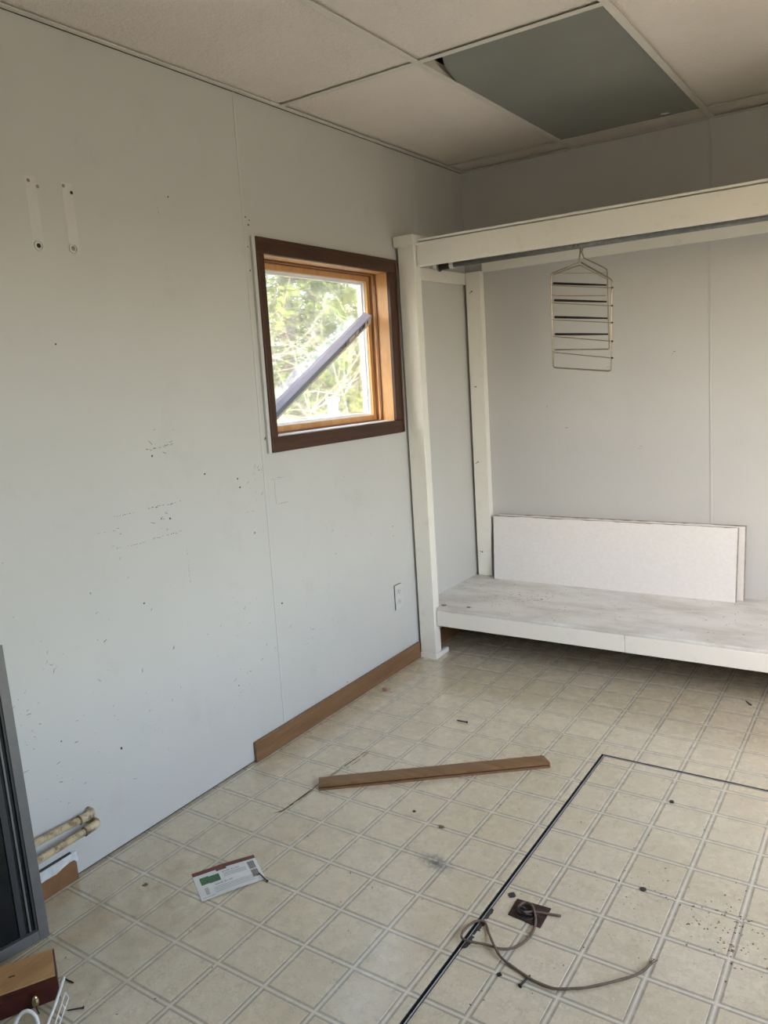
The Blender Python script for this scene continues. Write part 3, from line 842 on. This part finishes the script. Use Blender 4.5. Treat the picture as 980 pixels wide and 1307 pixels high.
M['fibregrey'] = plain('grey_fibre_core', (0.33, 0.29, 0.24), 0.9, 0.25, 40, 0.4, 200)
M['boardface'] = plain('textured_white_face', (0.77, 0.735, 0.71), 0.75, 0.03, 60, 1.0, 90)
lean_board(0.150, 1.366, 0.2549, 2.716, 0.343, 0.016, 2.738, 'ceiling_board_offcut', 'rear white ceiling board off-cut, its end showing past the front one', 5)
lean_board(0.128, 1.339, 0.2549, 2.676, 0.338, 0.015, 2.714, 'ceiling_board_offcut', 'front white textured ceiling board off-cut leaning on the low shelf', 4)

# small debris on the shelf
mb = MB()
for k in range(170):
    x, y = random.uniform(0.12, 1.55), random.uniform(2.13, 2.66)
    if random.random() < 0.45: x, y = random.gauss(0.42, 0.10), random.gauss(2.40, 0.07)
    y = max(2.13, min(2.66, y)); r = random.uniform(0.0008, 0.003); t = random.uniform(0, 3)
    mb.prism([(x + r * random.uniform(.6, 2.2) * math.cos(t + q), y + r * math.sin(t + q)) for q in (0, 1.3, 2.5, 3.8, 5.1)], 0.2545, 0.2550)
tag(mb.build('shelf_dirt', 'stain', None, fix=False), 'scattered brown dirt specks on the low shelf', 'dirt', kind='stuff')
for (x, y, r, lab) in [(0.118, 2.150, 0.016, 'small brown dirt clump on the shelf against the post'), (0.245, 2.165, 0.012, 'small brown dirt clump near the shelf front edge')]:
    mb = MB(); n = 9
    pts = [(x + r * random.uniform(.6, 1.1) * math.cos(6.283 * k / n), y + 0.7 * r * random.uniform(.6, 1.1) * math.sin(6.283 * k / n)) for k in range(n)]
    mb.prism(pts, 0.2545, 0.2575)
    tag(mb.build('dirt_clump', 'stain', None), lab, 'dirt')

# ------------------------------------------------------------------ wire hanger
hg = empty('tiered_hanger', (0.725, 2.44, 1.33), label='five-tier metal trouser hanger with black foam arms hanging on the rod', cat='hanger')


def hp(a, b, dy=0.0):
    return (0.725 + (a - 410) * 0.000514, 2.44 + dy, 1.803 - 0.000483 * (b - 240) - 0.00006 * (a - 410))


hook = [hp(350, 130, -0.016), hp(360, 95, -0.017), hp(385, 66, -0.014), hp(415, 58, -0.002), hp(428, 66, 0.014), hp(425, 110, 0.018), hp(405, 170, 0.012), hp(405, 240)]
rr = 0.0036
MB().tube([hp(352, 132, -0.018), (0.697, 2.424, 1.872), (0.7, 2.4235, 1.884), (0.707, 2.431, 1.892), (0.714, 2.443, 1.8925), (0.72, 2.455, 1.887), (0.724, 2.4575, 1.872), (0.725, 2.452, 1.850), hp(408, 190, 0.004), hp(408, 245)], rr, 8).build('hook', 'chrome', hg, smooth=True)
MB().tube([(0.716, 2.4225, 1.868), (0.719, 2.4225, 1.882), (0.726, 2.430, 1.892), (0.733, 2.445, 1.8925), (0.737, 2.456, 1.885), (0.737, 2.456, 1.866), (0.731, 2.452, 1.848), hp(440, 200, 0.012), hp(600, 280, 0.02), hp(630, 300, 0.02), hp(635, 330, 0.02), hp(640, 990, 0.02), hp(632, 1002, 0.02), hp(170, 1030, 0.004)], 0.0030, 8).build('swing_wire', 'chrome', hg, smooth=True)
MB().tube([hp(410, 242), hp(170, 330), hp(152, 348), hp(148, 400), hp(150, 1180), hp(160, 1194), hp(200, 1197), hp(640, 1197), hp(662, 1190), hp(668, 1170), hp(685, 430), hp(685, 402), hp(670, 385), hp(425, 242)], rr, 8).build('frame', 'chrome', hg, smooth=True)
MB().tube([hp(165, 345, 0.012), hp(405, 262, 0.008), hp(630, 382, 0.012)], 0.0021, 6).build('brace', 'chrome', hg, smooth=True)
MB().tube([hp(190, 333, 0.015), hp(625, 330, 0.02)], 0.0015, 6).build('brace', 'chrome', hg)
for (a0, b0, a1, b1, dk) in [(160, 425, 632, 436, 1), (165, 577, 632, 582, 1), (165, 730, 637, 728, 1), (165, 887, 642, 868, 1)]:
    ar = MB().tube([hp(150, b0, 0.0), hp(a0, b0, 0.004), hp(a1, b1, 0.02)], 0.0015, 6).build('arm', 'chrome', hg)
    MB().tube([hp(a0 + 8, b0, 0.0045), hp(a0 + (a1 - a0) * 0.55, b0 + (b1 - b0) * 0.55, 0.013), hp(a1 - 6, b1, 0.0198)], [0.0056, 0.0050, 0.0034], 8).build('foam_grip', 'foam', ar, smooth=True)
for (a0, b0, a1, b1) in [(165, 446, 688, 461), (165, 603, 683, 618), (165, 755, 682, 765), (165, 908, 680, 930), (165, 1055, 678, 1078), (195, 537, 634, 531)]:
    ar = MB().tube([hp(152, b0 - 8, 0), hp(a0 + 12, b0, -0.004), hp(a1, b1, -0.002)], 0.0024, 6).build('arm', 'chrome', hg)
    if a1 > 650: MB().disc(hp(a1 - 6, b1, -0.002), (1, 0, 0), 0.0040, 0.008, 8).build('clip', 'nail', ar)

# ------------------------------------------------------------------ carton wedged in the window reveal
ct = empty('long_carton', (-0.065, 1.20, 1.21), label='long narrow lavender and slate carton wedged diagonally in the window', cat='carton')
dv = Vector((0, 0.8779, 0.4788)); nv = Vector((0, -0.4788, 0.8779))
A = Vector((-0.051, 1.940, 1.639))           # upper front corner of the top face
Lc = 0.845; O = A - dv * Lc
th, dp = 0.044, 0.040
ro = math.radians(27)                        # the carton is rolled a little, its top facing the room
e1 = Vector((-math.cos(ro), 0, 0)) + nv * math.sin(ro)
e2 = Vector((-math.sin(ro), 0, 0)) - nv * math.cos(ro)
MB().obox(O + e2 * th, e1 * dp, dv * Lc, -e2 * th).build('sleeve', 'card', ct, bevel=0.0012)


def strip(name, mat, s0, s1, t0, t1, par, h=0.0006):
    """print on the front face: s along the carton, t down from the top edge"""
    return MB().obox(O + dv * s0 + e2 * t1 + e1 * 0.0002, -e1 * h, dv * (s1 - s0), -e2 * (t1 - t0)).build(name, mat, par)


pf = strip('slate_print', 'cardslate', 0.0, Lc * 0.93, 0.003, 0.030, ct)
strip('cream_print', 'cardcream', 0.0, Lc, 0.030, 0.042, ct)
strip('end_label', 'cardcream', Lc * 0.93, Lc - 0.002, 0.003, 0.030, ct)
for s, wd_ in [(0.56, 0.014), (0.582, 0.006), (0.597, 0.014), (0.64, 0.05), (0.70, 0.022), (0.735, 0.008), (0.755, 0.028), (0.80, 0.012)]:
    strip('print_mark', 'cardink' if s > 0.7 or s < 0.6 else 'cardcream', s, s + wd_, 0.008, 0.026, pf, 0.0010)
strip('print_mark', 'cardcream', 0.560 + 0.004, 0.560 + 0.010, 0.013, 0.021, pf, 0.0013)
# a paler band along the top face
MB().obox(O + e1 * 0.024 + nv * 0.0002, e1 * 0.012, dv * (Lc - 0.01), nv * 0.0006).build('top_band', 'cardpale', ct)

# ------------------------------------------------------------------ things on the floor
F0 = PR + 0.0002
# loose moulding
st = empty('loose_moulding', (0.64, 1.12, 0), label='loose brown baseboard moulding lying across the floor', cat='moulding')
p0 = Vector((0.343, 0.851, F0)); p1 = Vector((0.976, 1.343, F0)); ax = (p1 - p0); Ls = ax.length; ax.normalize(); sd = Vector((-ax.y, ax.x, 0)); up = Vector((0, 0, 1))
prof = [(0.0, 0.0), (0.0, 0.009), (0.0025, 0.0105), (0.0025, 0.0185), (0.006, 0.0205), (0.050, 0.0205), (0.064, 0.016), (0.067, 0.0)]
n = len(prof)
v0 = [p0 + sd * a + up * b for a, b in prof]; v1 = [p0 + ax * (Ls - 0.012 * (a / 0.067)) + sd * a + up * b for a, b in prof]
MB().add(v0 + v1, [tuple(range(n)), tuple(range(2 * n - 1, n - 1, -1))] + [(i, (i + 1) % n, n + (i + 1) % n, n + i) for i in range(n)]).build('strip', 'stick', st)
MB().obox(p0 + up * 0.0085 + sd * 0.0003 - sd * 0.0008, ax * (Ls - 0.004), sd * 0.003, up * 0.0022).build('groove', 'casing', st)

# coupon
cp = empty('coupon', (0.40, 0.36, 0), label='white paper coupon with green pictures lying near a nail', cat='paper')
cq = [Vector((0.296, 0.317, 0)), Vector((0.393, 0.473, 0)), Vector((0.503, 0.405, 0)), Vector((0.415, 0.245, 0))]


def cpt(u, v, h=0.0):
    """u along the long side from the brown-edge left end, v from brown edge downward"""
    a = cq[0].lerp(cq[1], u); b = cq[3].lerp(cq[2], u); p = a.lerp(b, v)
    p.z = F0 + 0.0006 + 0.004 * (math.sin(u * 3.0) ** 2) * 0.5 + 0.0035 * max(0, v - 0.7) + h
    return p


def csheet(name, mat, u0, u1, v0, v1, h, par, nu=8, nv=4, th=0.0003):
    mb = MB(); vs = [cpt(u0 + (u1 - u0) * i / nu, v0 + (v1 - v0) * j / nv, h) for i in range(nu + 1) for j in range(nv + 1)]
    lo = [p - Vector((0, 0, th)) for p in vs]; N = len(vs); f = []
    for i in range(nu):
        for j in range(nv):
            k = i * (nv + 1) + j; q = (k, k + 1, k + nv + 2, k + nv + 1); f += [q, tuple(N + t for t in reversed(q))]
    return mb.add(vs + lo, f).build(name, mat, par)


sh = csheet('sheet', 'paper', 0, 1, 0, 1, 0, cp, 16, 8)
csheet('brown_band', 'inkbrown', 0, 1, 0, 0.13, 0.0004, sh)
csheet('brown_band_tab', 'inkbrown', 0.36, 0.52, 0.12, 0.19, 0.0004, sh)
csheet('green_picture', 'inkgreen', 0.08, 0.22, 0.25, 0.50, 0.0004, sh)
csheet('green_picture', 'inkgreen', 0.21, 0.38, 0.28, 0.52, 0.0006, sh)
csheet('small_picture', 'inkgrey', 0.10, 0.155, 0.62, 0.85, 0.0004, sh)
for v in (0.34, 0.39, 0.44): csheet('text_line', 'inkgrey', 0.44, 0.80, v, v + 0.018, 0.0004, sh, 8, 1)
for v in (0.70, 0.75, 0.80, 0.86): csheet('text_line', 'inkgrey', 0.24, 0.86, v, v + 0.016, 0.0004, sh, 8, 1)
csheet('text_line', 'inkgrey', 0.03, 0.22, 0.92, 0.935, 0.0004, sh, 4, 1)
for (v0, v1) in ((0.20, 0.48), (0.53, 0.80)):
    for k in range(9):
        u = 0.845 + 0.012 * k
        csheet('barcode_bar', 'ink', u, u + (0.008 if k % 3 else 0.005), v0, v1, 0.0004, sh, 1, 2)


def ctext(body, u, v, hgt):
    cu = bpy.data.curves.new('coupon_text', 'FONT'); cu.body = body; cu.size = 1.0
    ob = bpy.data.objects.new('tmp_text', cu); COL.objects.link(ob)
    dg = bpy.context.evaluated_depsgraph_get(); me = bpy.data.meshes.new_from_object(ob.evaluated_get(dg))
    bpy.data.objects.remove(ob)
    ul = (cq[1] - cq[0]).length
    for x in me.vertices:
        px, py = x.co.x * hgt / ul * 1.25, x.co.y * hgt / 0.135
        x.co = cpt(u + px, v - py, 0.0006)
    me.materials.clear(); me.materials.append(M['ink'])
    o = bpy.data.objects.new('coupon_text', me); COL.objects.link(o); attach(o, sh)


ctext('SAVE $1.00', 0.43, 0.30, 0.0085)
ctext('SAVE $1.00', 0.27, 0.64, 0.0085)


def nail(a, b, r, label, head_at_end=True, lift=0.0):
    a = Vector((a[0], a[1], F0 + r + lift)); b = Vector((b[0], b[1], F0 + r * 1.8))
    d = (b - a).normalized()
    o = empty('nail', ((a + b) / 2)[:2] + (0,), label=label, cat='nail')
    MB().tube([a, a + d * 0.004, b], [r * 0.2, r, r], 8).build('shank', 'nail', o, smooth=True)
    MB().disc(b, d, r * 2.1, 0.0016, 10).build('head', 'nail', o)


nail((0.472, 0.409), (0.515, 0.397), 0.0018, 'dark nail lying over the corner of the coupon', lift=0.006)
nail((1.290, 0.433), (1.284, 0.390), 0.0024, 'short dark bolt on the hatch touching the cord')
nail((0.419, -0.176), (0.447, -0.152), 0.0017, 'long thin dark nail on the floor right of the white wire rack')
nail((0.361, -0.115), (0.328, -0.119), 0.0017, 'dark nail on the floor behind the tip of the white wire rack')
nail((0.508, 1.531), (0.554, 1.528), 0.0024, 'dark screw on the floor between closet and loose moulding')
nail((1.462, 2.185), (1.486, 2.150), 0.0018, 'small dark nail on the floor just in front of the low shelf at right')

# cord
rp_ = [(1.280, 0.651, .004), (1.221, 0.633, .006), (1.200, 0.615, .010), (1.186, 0.607, .010), (1.176, 0.622, .011), (1.183, 0.644, .013), (1.200, 0.645, .014), (1.214, 0.633, .012), (1.235, 0.595, .006), (1.241, 0.545, .005), (1.226, 0.497, .005), (1.200, 0.472, .007), (1.161, 0.461, .012), (1.123, 0.449, .014), (1.100, 0.455, .013), (1.094, 0.486, .011), (1.104, 0.526, .009), (1.124, 0.535, .007), (1.148, 0.507, .007), (1.182, 0.466, .016), (1.213, 0.444, .008), (1.261, 0.430, .005), (1.304, 0.419, .005), (1.353, 0.419, .006), (1.390, 0.434, .010), (1.420, 0.450, .014), (1.466, 0.490, .018), (1.505, 0.540, .016), (1.520, 0.591, .011)]


def smoothpts(p, sub=5):
    p = [Vector(q) for q in p]; out = []
    for i in range(len(p) - 1):
        a, b, c, d = p[max(i - 1, 0)], p[i], p[i + 1], p[min(i + 2, len(p) - 1)]
        for k in range(sub):
            t = k / sub
            out.append(0.5 * ((2 * b) + (c - a) * t + (2 * a - 5 * b + 4 * c - d) * t * t + (3 * b - a - 3 * c + d) * t ** 3))
    return out + [p[-1]]


cord = empty('cord', (1.25, 0.5, 0), label='grey brown cord tied to the hatch ring, trailing in a loop', cat='cord')
sp_ = [Vector((q.x, q.y, max(q.z, 0.0048))) for q in smoothpts(rp_)]
MB().tube(sp_, [0.0031 + 0.0003 * math.sin(i * 1.3) for i in range(len(sp_))], 8).build('strand', 'rope', cord, smooth=True)
mb = MB()
for k in range(14):
    e = Vector((1.520, 0.591, 0.011)); mb.tube([e - Vector((0.003, 0.006, 0)), e + Vector((random.uniform(-.008, .012), random.uniform(0.004, 0.02), random.uniform(-.006, .008)))], 0.0008, 4)
mb.build('frayed_end', 'rope', cord)

# paint / bark chips
chip_list = [(1.138, 0.670, 0.013, 'heart-shaped black chip beside the hatch pull plate', 'scuffdark'), (0.698, 0.893, 0.006, 'small dark chip on the floor below the loose moulding', 'scuffdark'),
             (1.429, 0.853, 0.009, 'flat black chip in the middle of the hatch', 'scuffdark'), (1.389, 1.311, 0.010, 'dark flake near the far edge of the hatch', 'scuffdark'), (1.226, 0.402, 0.007, 'small black crumb on the hatch left of the bolt', 'black'),
             (0.816, 0.857, 0.011, 'reddish brown flake on the floor right of the smudge', 'stain'), (0.215, 0.219, 0.010, 'little brown curl on the floor left of the coupon', 'stain')]
for (x, y, r, lab, mt) in chip_list:
    k = 8; pts = [(x + r * random.uniform(.45, 1.1) * math.cos(6.283 * i / k), y + r * random.uniform(.45, 1.1) * math.sin(6.283 * i / k)) for i in range(k)]
    tag(MB().prism(pts, F0, F0 + 0.0022).build('chip', mt, None), lab, 'chip')

# scattered specks of dirt, residue lines, smudge
mb = MB(); md = MB()


def speck(b, x, y, r, asp=1.5):
    t = random.uniform(0, 3.14); k = 6; pts = []
    for i in range(k):
        q = 6.283 * i / k; a_, b_ = r * asp * random.uniform(.6, 1.1) * math.cos(q), r * random.uniform(.6, 1.1) * math.sin(q)
        pts.append((x + a_ * math.cos(t) - b_ * math.sin(t), y + a_ * math.sin(t) + b_ * math.cos(t)))
    b.prism(pts, F0 - 0.0008, F0 + 0.0002)


for k in range(170): speck(mb, random.uniform(0.05, 2.1), random.uniform(-0.25, 2.1), random.uniform(0.0008, 0.0022), random.uniform(1, 2.5))
for k in range(90): speck(mb, random.gauss(1.655, 0.05), random.gauss(0.80, 0.06), random.uniform(0.001, 0.0028), random.uniform(1, 2.2))
for k in range(40): speck(md, random.gauss(1.50, 0.08), random.gauss(0.84, 0.07), random.uniform(0.0008, 0.002), random.uniform(1, 2.2))
for k in range(40): speck(md, random.uniform(1.15, 2.0), random.uniform(0.2, 1.4), random.uniform(0.0008, 0.0022), random.uniform(1, 2.2))
tag(mb.build('floor_crumbs', 'stain', None, fix=False), 'fine brown crumbs scattered over the vinyl floor', 'dirt', kind='stuff')
tag(md.build('floor_specks', 'scuffdark', None, fix=False), 'fine black specks scattered over the floor hatch', 'dirt', kind='stuff')

def stroke(pts, w, mat, name):
    mb = MB()
    for a, b in zip(pts[:-1], pts[1:]):
        a, b = Vector((*a, 0)), Vector((*b, 0)); d = (b - a).normalized(); s = Vector((-d.y, d.x, 0)) * w
        nseg = max(2, int((b - a).length / 0.012))
        for k in range(nseg):
            if random.random() < 0.12: continue
            p, q = a.lerp(b, k / nseg), a.lerp(b, (k + 1) / nseg); e0, e1 = random.uniform(.5, 1.3), random.uniform(.5, 1.3)
            mb.prism([(p - s * e0)[:2], (p + s * e0)[:2], (q + s * e1)[:2], (q - s * e1)[:2]], F0 - 0.0008, F0 + 0.00015)
    return mb.build(name, mat, floor, fix=True)


stroke([(0.312, 0.69), (0.318, 1.03), (0.325, 1.15), (0.337, 1.155), (0.341, 1.10), (0.336, 1.02)], 0.0016, 'stain', 'adhesive_residue')
stroke([(0.297, 0.675), (0.312, 0.70), (0.318, 0.86)], 0.003, 'stain', 'adhesive_residue')
mb = MB()
for k in range(40): speck(mb, random.gauss(0.075, 0.016), random.gauss(1.665, 0.012), random.uniform(0.0015, 0.004), 2)
M['redmark'] = plain('red_mark', (0.34, 0.13, 0.12), 0.7)
tag(mb.build('red_mark', 'redmark', floor, fix=False), 'faint red mark', kind='stuff')

# ------------------------------------------------------------------ lower-left corner
# storm-window panel leaning against the wall
swp = empty('storm_window', (0.11, -0.27, 0), label='grey aluminium framed storm window leaning against the left wall', cat='storm window')
q0 = Vector((0.155, -0.043, 0.001)); sdir = Vector((-0.125, 0.063, 0.755)); Hs = sdir.length; sdir.normalize()
bdir = Vector((-0.06, -0.998, 0)); bdir = (bdir - sdir * bdir.dot(sdir)).normalized()
ndir = bdir.cross(sdir).normalized()
if ndir.x < 0: ndir = -ndir
Wd = 0.52; fw = 0.026; D = 0.020


def sw(name, mat, a0, a1, h0, h1, t0, t1, par=None, bevel=0.0):
    return MB().obox(q0 + bdir * a0 + sdir * h0 - ndir * t1, bdir * (a1 - a0), sdir * (h1 - h0), ndir * (t1 - t0)).build(name, mat, par or swp, bevel)


sw('stile', 'alu', 0, fw, 0, Hs, 0, D, bevel=0.001); sw('stile', 'alu', Wd - fw, Wd, 0, Hs, 0, D, bevel=0.001)
sw('rail', 'alu', fw, Wd - fw, 0, fw, 0, D, bevel=0.001); sw('rail', 'alu', fw, Wd - fw, Hs - fw, Hs, 0, D, bevel=0.001)
g = 0.006
sw('gasket', 'gasket', fw, fw + g, fw, Hs - fw, 0.003, 0.016); sw('gasket', 'gasket', Wd - fw - g, Wd - fw, fw, Hs - fw, 0.003, 0.016)
sw('gasket', 'gasket', fw + g, Wd - fw - g, fw, fw + g, 0.003, 0.016); sw('gasket', 'gasket', fw + g, Wd - fw - g, Hs - fw - g, Hs - fw, 0.003, 0.016)
sw('inner_bar', 'alu', fw + 0.016, fw + 0.021, fw + g, Hs - fw - g, 0.004, 0.012)
sw('inner_stile', 'gasket', fw + 0.030, fw + 0.046, fw + g, Hs - fw - g, 0.004, 0.014)
sw('pane', 'screen', fw + g, Wd - fw - g, fw + g, Hs - fw - g, 0.008, 0.0105)

# two painted pipes along the wall


def pipe(name, label, x, z, slope, yend):
    o = empty(name, (x, yend, z), label=label, cat='pipe', group=None)
    yb = -1.9
    MB().tube([(x, yb, z + slope * (yend - yb)), (x, yend - 0.03, z + slope * 0.03)], 0.0105, 12).build('run', 'pipe', o, smooth=True)
    MB().tube([(x, yend - 0.045, z + slope * 0.045), (x, yend - 0.012, z), (x - 0.004, yend - 0.003, z), (x - 0.012, yend + 0.002, z), (x - 0.024, yend + 0.003, z), (0.0, yend + 0.003, z)], 0.0128, 12).build('elbow', 'pipe', o, smooth=True)
    MB().torus((x, yend - 0.044, z + slope * 0.044), (0, 1, 0), 0.0125, 0.0020, 14, 6).build('solder_ring', M['stain'], o, smooth=True)
    return o


pipe('heating_pipe', 'upper cream painted copper pipe ending in an elbow at the wall', 0.026, 0.176, 0.05, 0.208)
pipe('heating_pipe', 'lower cream painted copper pipe nearer the floor', 0.048, 0.151, -0.02, 0.206)

# mahogany drawer with raw pine back uppermost
dr = empty('wooden_drawer_box', (0.30, -0.2, 0), label='dark red wooden box with raw pine upper face in the corner', cat='box')
c0 = Vector((0.372, -0.159, F0)); ed = Vector((-0.496, -0.868, 0)).normalized(); dd = Vector((-0.872, 0.498, 0)).normalized()
uz = Vector((0, 0, 1)); DL, DD, DH = 0.20, 0.107, 0.060
MB().obox(c0, dd * DD, ed * DL, uz * (DH - 0.004)).build('body', 'red', dr, bevel=0.0015)
MB().obox(c0 + dd * 0.005 + ed * 0.004 + uz * (DH - 0.004), dd * (DD - 0.010), ed * (DL - 0.008), uz * 0.0045).build('pine_face', 'raw', dr, bevel=0.001)
MB().obox(c0 - dd * 0.003 + ed * 0.001 + uz * (DH - 0.016), dd * 0.003, ed * (DL - 0.002), uz * 0.012).build('front_lip', 'red', dr, bevel=0.001)
MB().obox(c0 + dd * 0.050 + ed * 0.088 + uz * (DH + 0.0005), dd * 0.003, ed * 0.013, uz * 0.0012).build('staple', 'nail', dr)
k0 = c0 + ed * 0.052 - dd * 0.012 + uz * 0.024
kn = MB(); nn = 16; vs = []; fs = []
for i in range(nn):
    for j in range(7):
        t = 2 * math.pi * i / nn; a = -math.pi / 2 + math.pi * j / 6
        vs.append(k0 + ed * (0.0085 * math.cos(a) * math.cos(t)) + uz * (0.016 * math.cos(a) * math.sin(t)) - dd * (0.006 * math.sin(a)))
fs = [(i * 7 + j, ((i + 1) % nn) * 7 + j, ((i + 1) % nn) * 7 + j + 1, i * 7 + j + 1) for i in range(nn) for j in range(6)]
pk = kn.add(vs, fs).build('oval_pull', 'brass', dr, smooth=True)
MB().tube([k0 + dd * 0.013, k0], 0.003, 8).build('pull_stem', 'brass', pk)
MB().tube([k0 - uz * 0.014 - dd * 0.003, k0 - uz * 0.0225 - dd * 0.014 - ed * 0.004], 0.0016, 6).build('pull_pin', 'nail', pk)

# white wire rack
rk = empty('wire_rack', (0.46, -0.27, 0), label='white plastic coated wire rack at the bottom left corner', cat='rack')
V = Vector
r1 = 0.0034
MB().tube([V((0.437, -0.179, 0.100)), V((0.452, -0.215, 0.068)), V((0.478, -0.276, 0.030)), V((0.490, -0.305, 0.010))], r1, 10).build('rod', 'whitewire', rk, smooth=True)
MB().tube(smoothpts([(0.437, -0.330, 0.03), (0.425, -0.300, 0.060), (0.424, -0.282, 0.078), (0.435, -0.270, 0.084), (0.449, -0.263, 0.074), (0.458, -0.264, 0.055), (0.470, -0.275, 0.035)]), 0.0042, 10).build('hook', 'whitewire', rk, smooth=True)
la = [V((0.434, -0.181, 0.060)), V((0.476, -0.252, 0.020))]; lb = [V((0.445, -0.187, 0.052)), V((0.487, -0.258, 0.012))]
MB().tube([la[0], la[1], V((0.49, -0.30, 0.006))], 0.0019, 8).build('rail', 'whitewire', rk, smooth=True)
lb = [V((0.4385, -0.1775, 0.046)), V((0.4755, -0.247, 0.006))]
MB().tube([la[0], lb[0], lb[1], V((0.49, -0.298, 0.004))], 0.0016, 8).build('rail', 'whitewire', rk, smooth=True)
for t in (0.25, 0.5, 0.75, 1.0):
    MB().tube([la[0].lerp(la[1], t), lb[0].lerp(lb[1], t)], 0.0014, 6).build('rung', 'whitewire', rk)
MB().tube([V((0.437, -0.330, 0.03)), V((0.49, -0.305, 0.010)), V((0.49, -0.298, 0.004))], r1, 8).build('rod', 'whitewire', rk, smooth=True)
MB().tube([V((0.39, -0.238, 0.004)), V((0.452, -0.229, 0.0045)), V((0.476, -0.252, 0.008))], 0.0016, 6).build('rod', 'whitewire', rk, smooth=True)

# ------------------------------------------------------------------ outside
GZ = -0.55
tag(MB().box(-60, 60, -60, 60, GZ - 0.3, GZ).build('ground', 'ground'), 'grassy ground outside', kind='structure')
rnd = random.Random(3)


def conifer(x, y, h, rad, mat, label, nbr, seed):
    rn = random.Random(seed)
    o = empty('conifer_tree', (x, y, GZ), label=label, cat='tree', group='conifers outside the window')
    MB().tube([(x, y, GZ), (x + 0.05, y, GZ + h * 0.5), (x, y, GZ + h)], [0.14, 0.09, 0.01], 8).build('trunk', 'bark', o, smooth=True)
    fo = MB(); br = MB()
    for b in range(nbr):
        f = (b + rn.random()) / nbr
        z0 = GZ + h * (0.06 + 0.92 * f); L_ = rad * (1.02 - 0.92 * f) * rn.uniform(0.75, 1.15); az = rn.uniform(0, 2 * math.pi)
        d = Vector((math.cos(az), math.sin(az), 0)); sd_ = Vector((-d.y, d.x, 0)); base = Vector((x, y, z0))
        pt = lambda t: base + d * (L_ * t) + Vector((0, 0, 0.10 * L_ * math.sin(t * 3) - 0.32 * L_ * t * t))
        br.tube([pt(0), pt(.5), pt(1)], [0.018, 0.010, 0.003], 4, cap=False)
        for k in range(int(40 + 60 * L_)):
            t = rn.uniform(0.12, 1.02); p = pt(t)
            side = rn.choice((-1, 1)) * rn.uniform(0.05, 1) * 0.42 * L_ * (1.1 - t) ** 0.7
            p = p + sd_ * side + Vector((0, 0, -abs(side) * 0.35 + rn.gauss(0, 0.035)))
            dr_ = (d * rn.uniform(0.3, 1) + sd_ * (1 if side > 0 else -1) * rn.uniform(0.2, 1.0) + Vector((0, 0, rn.uniform(-0.75, 0.05)))).normalized()
            w = dr_.cross(Vector((rn.gauss(0, 1), rn.gauss(0, 1), rn.gauss(0, 1)))).normalized()
            l_ = rn.uniform(0.08, 0.20); ww = rn.uniform(0.014, 0.034)
            fo.add([p - w * ww * 0.4, p + dr_ * l_ * 0.5 - w * ww, p + dr_ * l_, p + dr_ * l_ * 0.5 + w * ww], [(0, 1, 2, 3)])
    br.build('branches', 'bark', o, fix=False)
    fo.build('foliage', mat, o, fix=False)


conifer(-5.1, 7.3, 5.6, 2.1, 'needle', 'yellow-green conifer seen at the left of the window', 110, 1)
conifer(-5.0, 9.6, 6.2, 2.2, 'needle', 'yellow-green conifer seen at the right of the window', 110, 2)
conifer(-8.6, 10.6, 9.0, 2.9, 'needle_dark', 'taller bluish conifer behind the others outside', 120, 3)

# bare shrub
sb = empty('bare_shrub', (-2.9, 5.4, GZ), label='tangled leafless shrub with pale twigs just outside the window', cat='shrub')
tw_ = MB(); rn = random.Random(8)


def grow(p, d, L_, r, lvl):
    pts = [p]; q = p.copy(); dd_ = d.copy(); n = 5
    for k in range(n):
        dd_ = (dd_ + Vector((rn.gauss(0, .22), rn.gauss(0, .22), rn.gauss(0.0, .18)))).normalized()
        q = q + dd_ * (L_ / n); pts.append(q.copy())
    tw_.tube(pts, [r * (1 - 0.75 * k / n) for k in range(n + 1)], 4, cap=False)
    if lvl < 3:
        for k in range((5, 5, 4)[lvl]):
            b = pts[rn.randint(1, n)]
            nd = (dd_ + Vector((rn.gauss(0, .8), rn.gauss(0, .8), rn.gauss(0, .55)))).normalized()
            grow(b.copy(), nd, L_ * rn.uniform(.45, .75), r * 0.5, lvl + 1)


for k in range(7):
    b = Vector((-2.9 + rn.uniform(-.35, .35), 5.4 + rn.uniform(-.7, .7), GZ))
    grow(b, Vector((rn.gauss(0, .25), rn.gauss(0, .35), 1)).normalized(), rn.uniform(1.5, 2.1), 0.010, 0)
tw_.build('twigs', 'twig', sb, fix=False)

# white vent pipe outside
vp = empty('vent_pipe', (-2.3, 4.56, GZ), label='white capped vent pipe standing outside beyond the lower window edge', cat='pipe')
MB().tube([(-2.3, 4.56, GZ), (-2.3, 4.56, 1.15)], 0.042, 16).build('pipe', 'vinyl', vp, smooth=False)
MB().tube([(-2.3, 4.56, 1.15), (-2.3, 4.56, 1.185), (-2.3, 4.56, 1.20)], [0.060, 0.060, 0.045], 16).build('cap', 'vinyl', vp)
MB().tube([(-2.3, 4.56, 1.02), (-2.3, 4.56, 1.055)], 0.060, 16).build('collar', 'vinyl', vp)
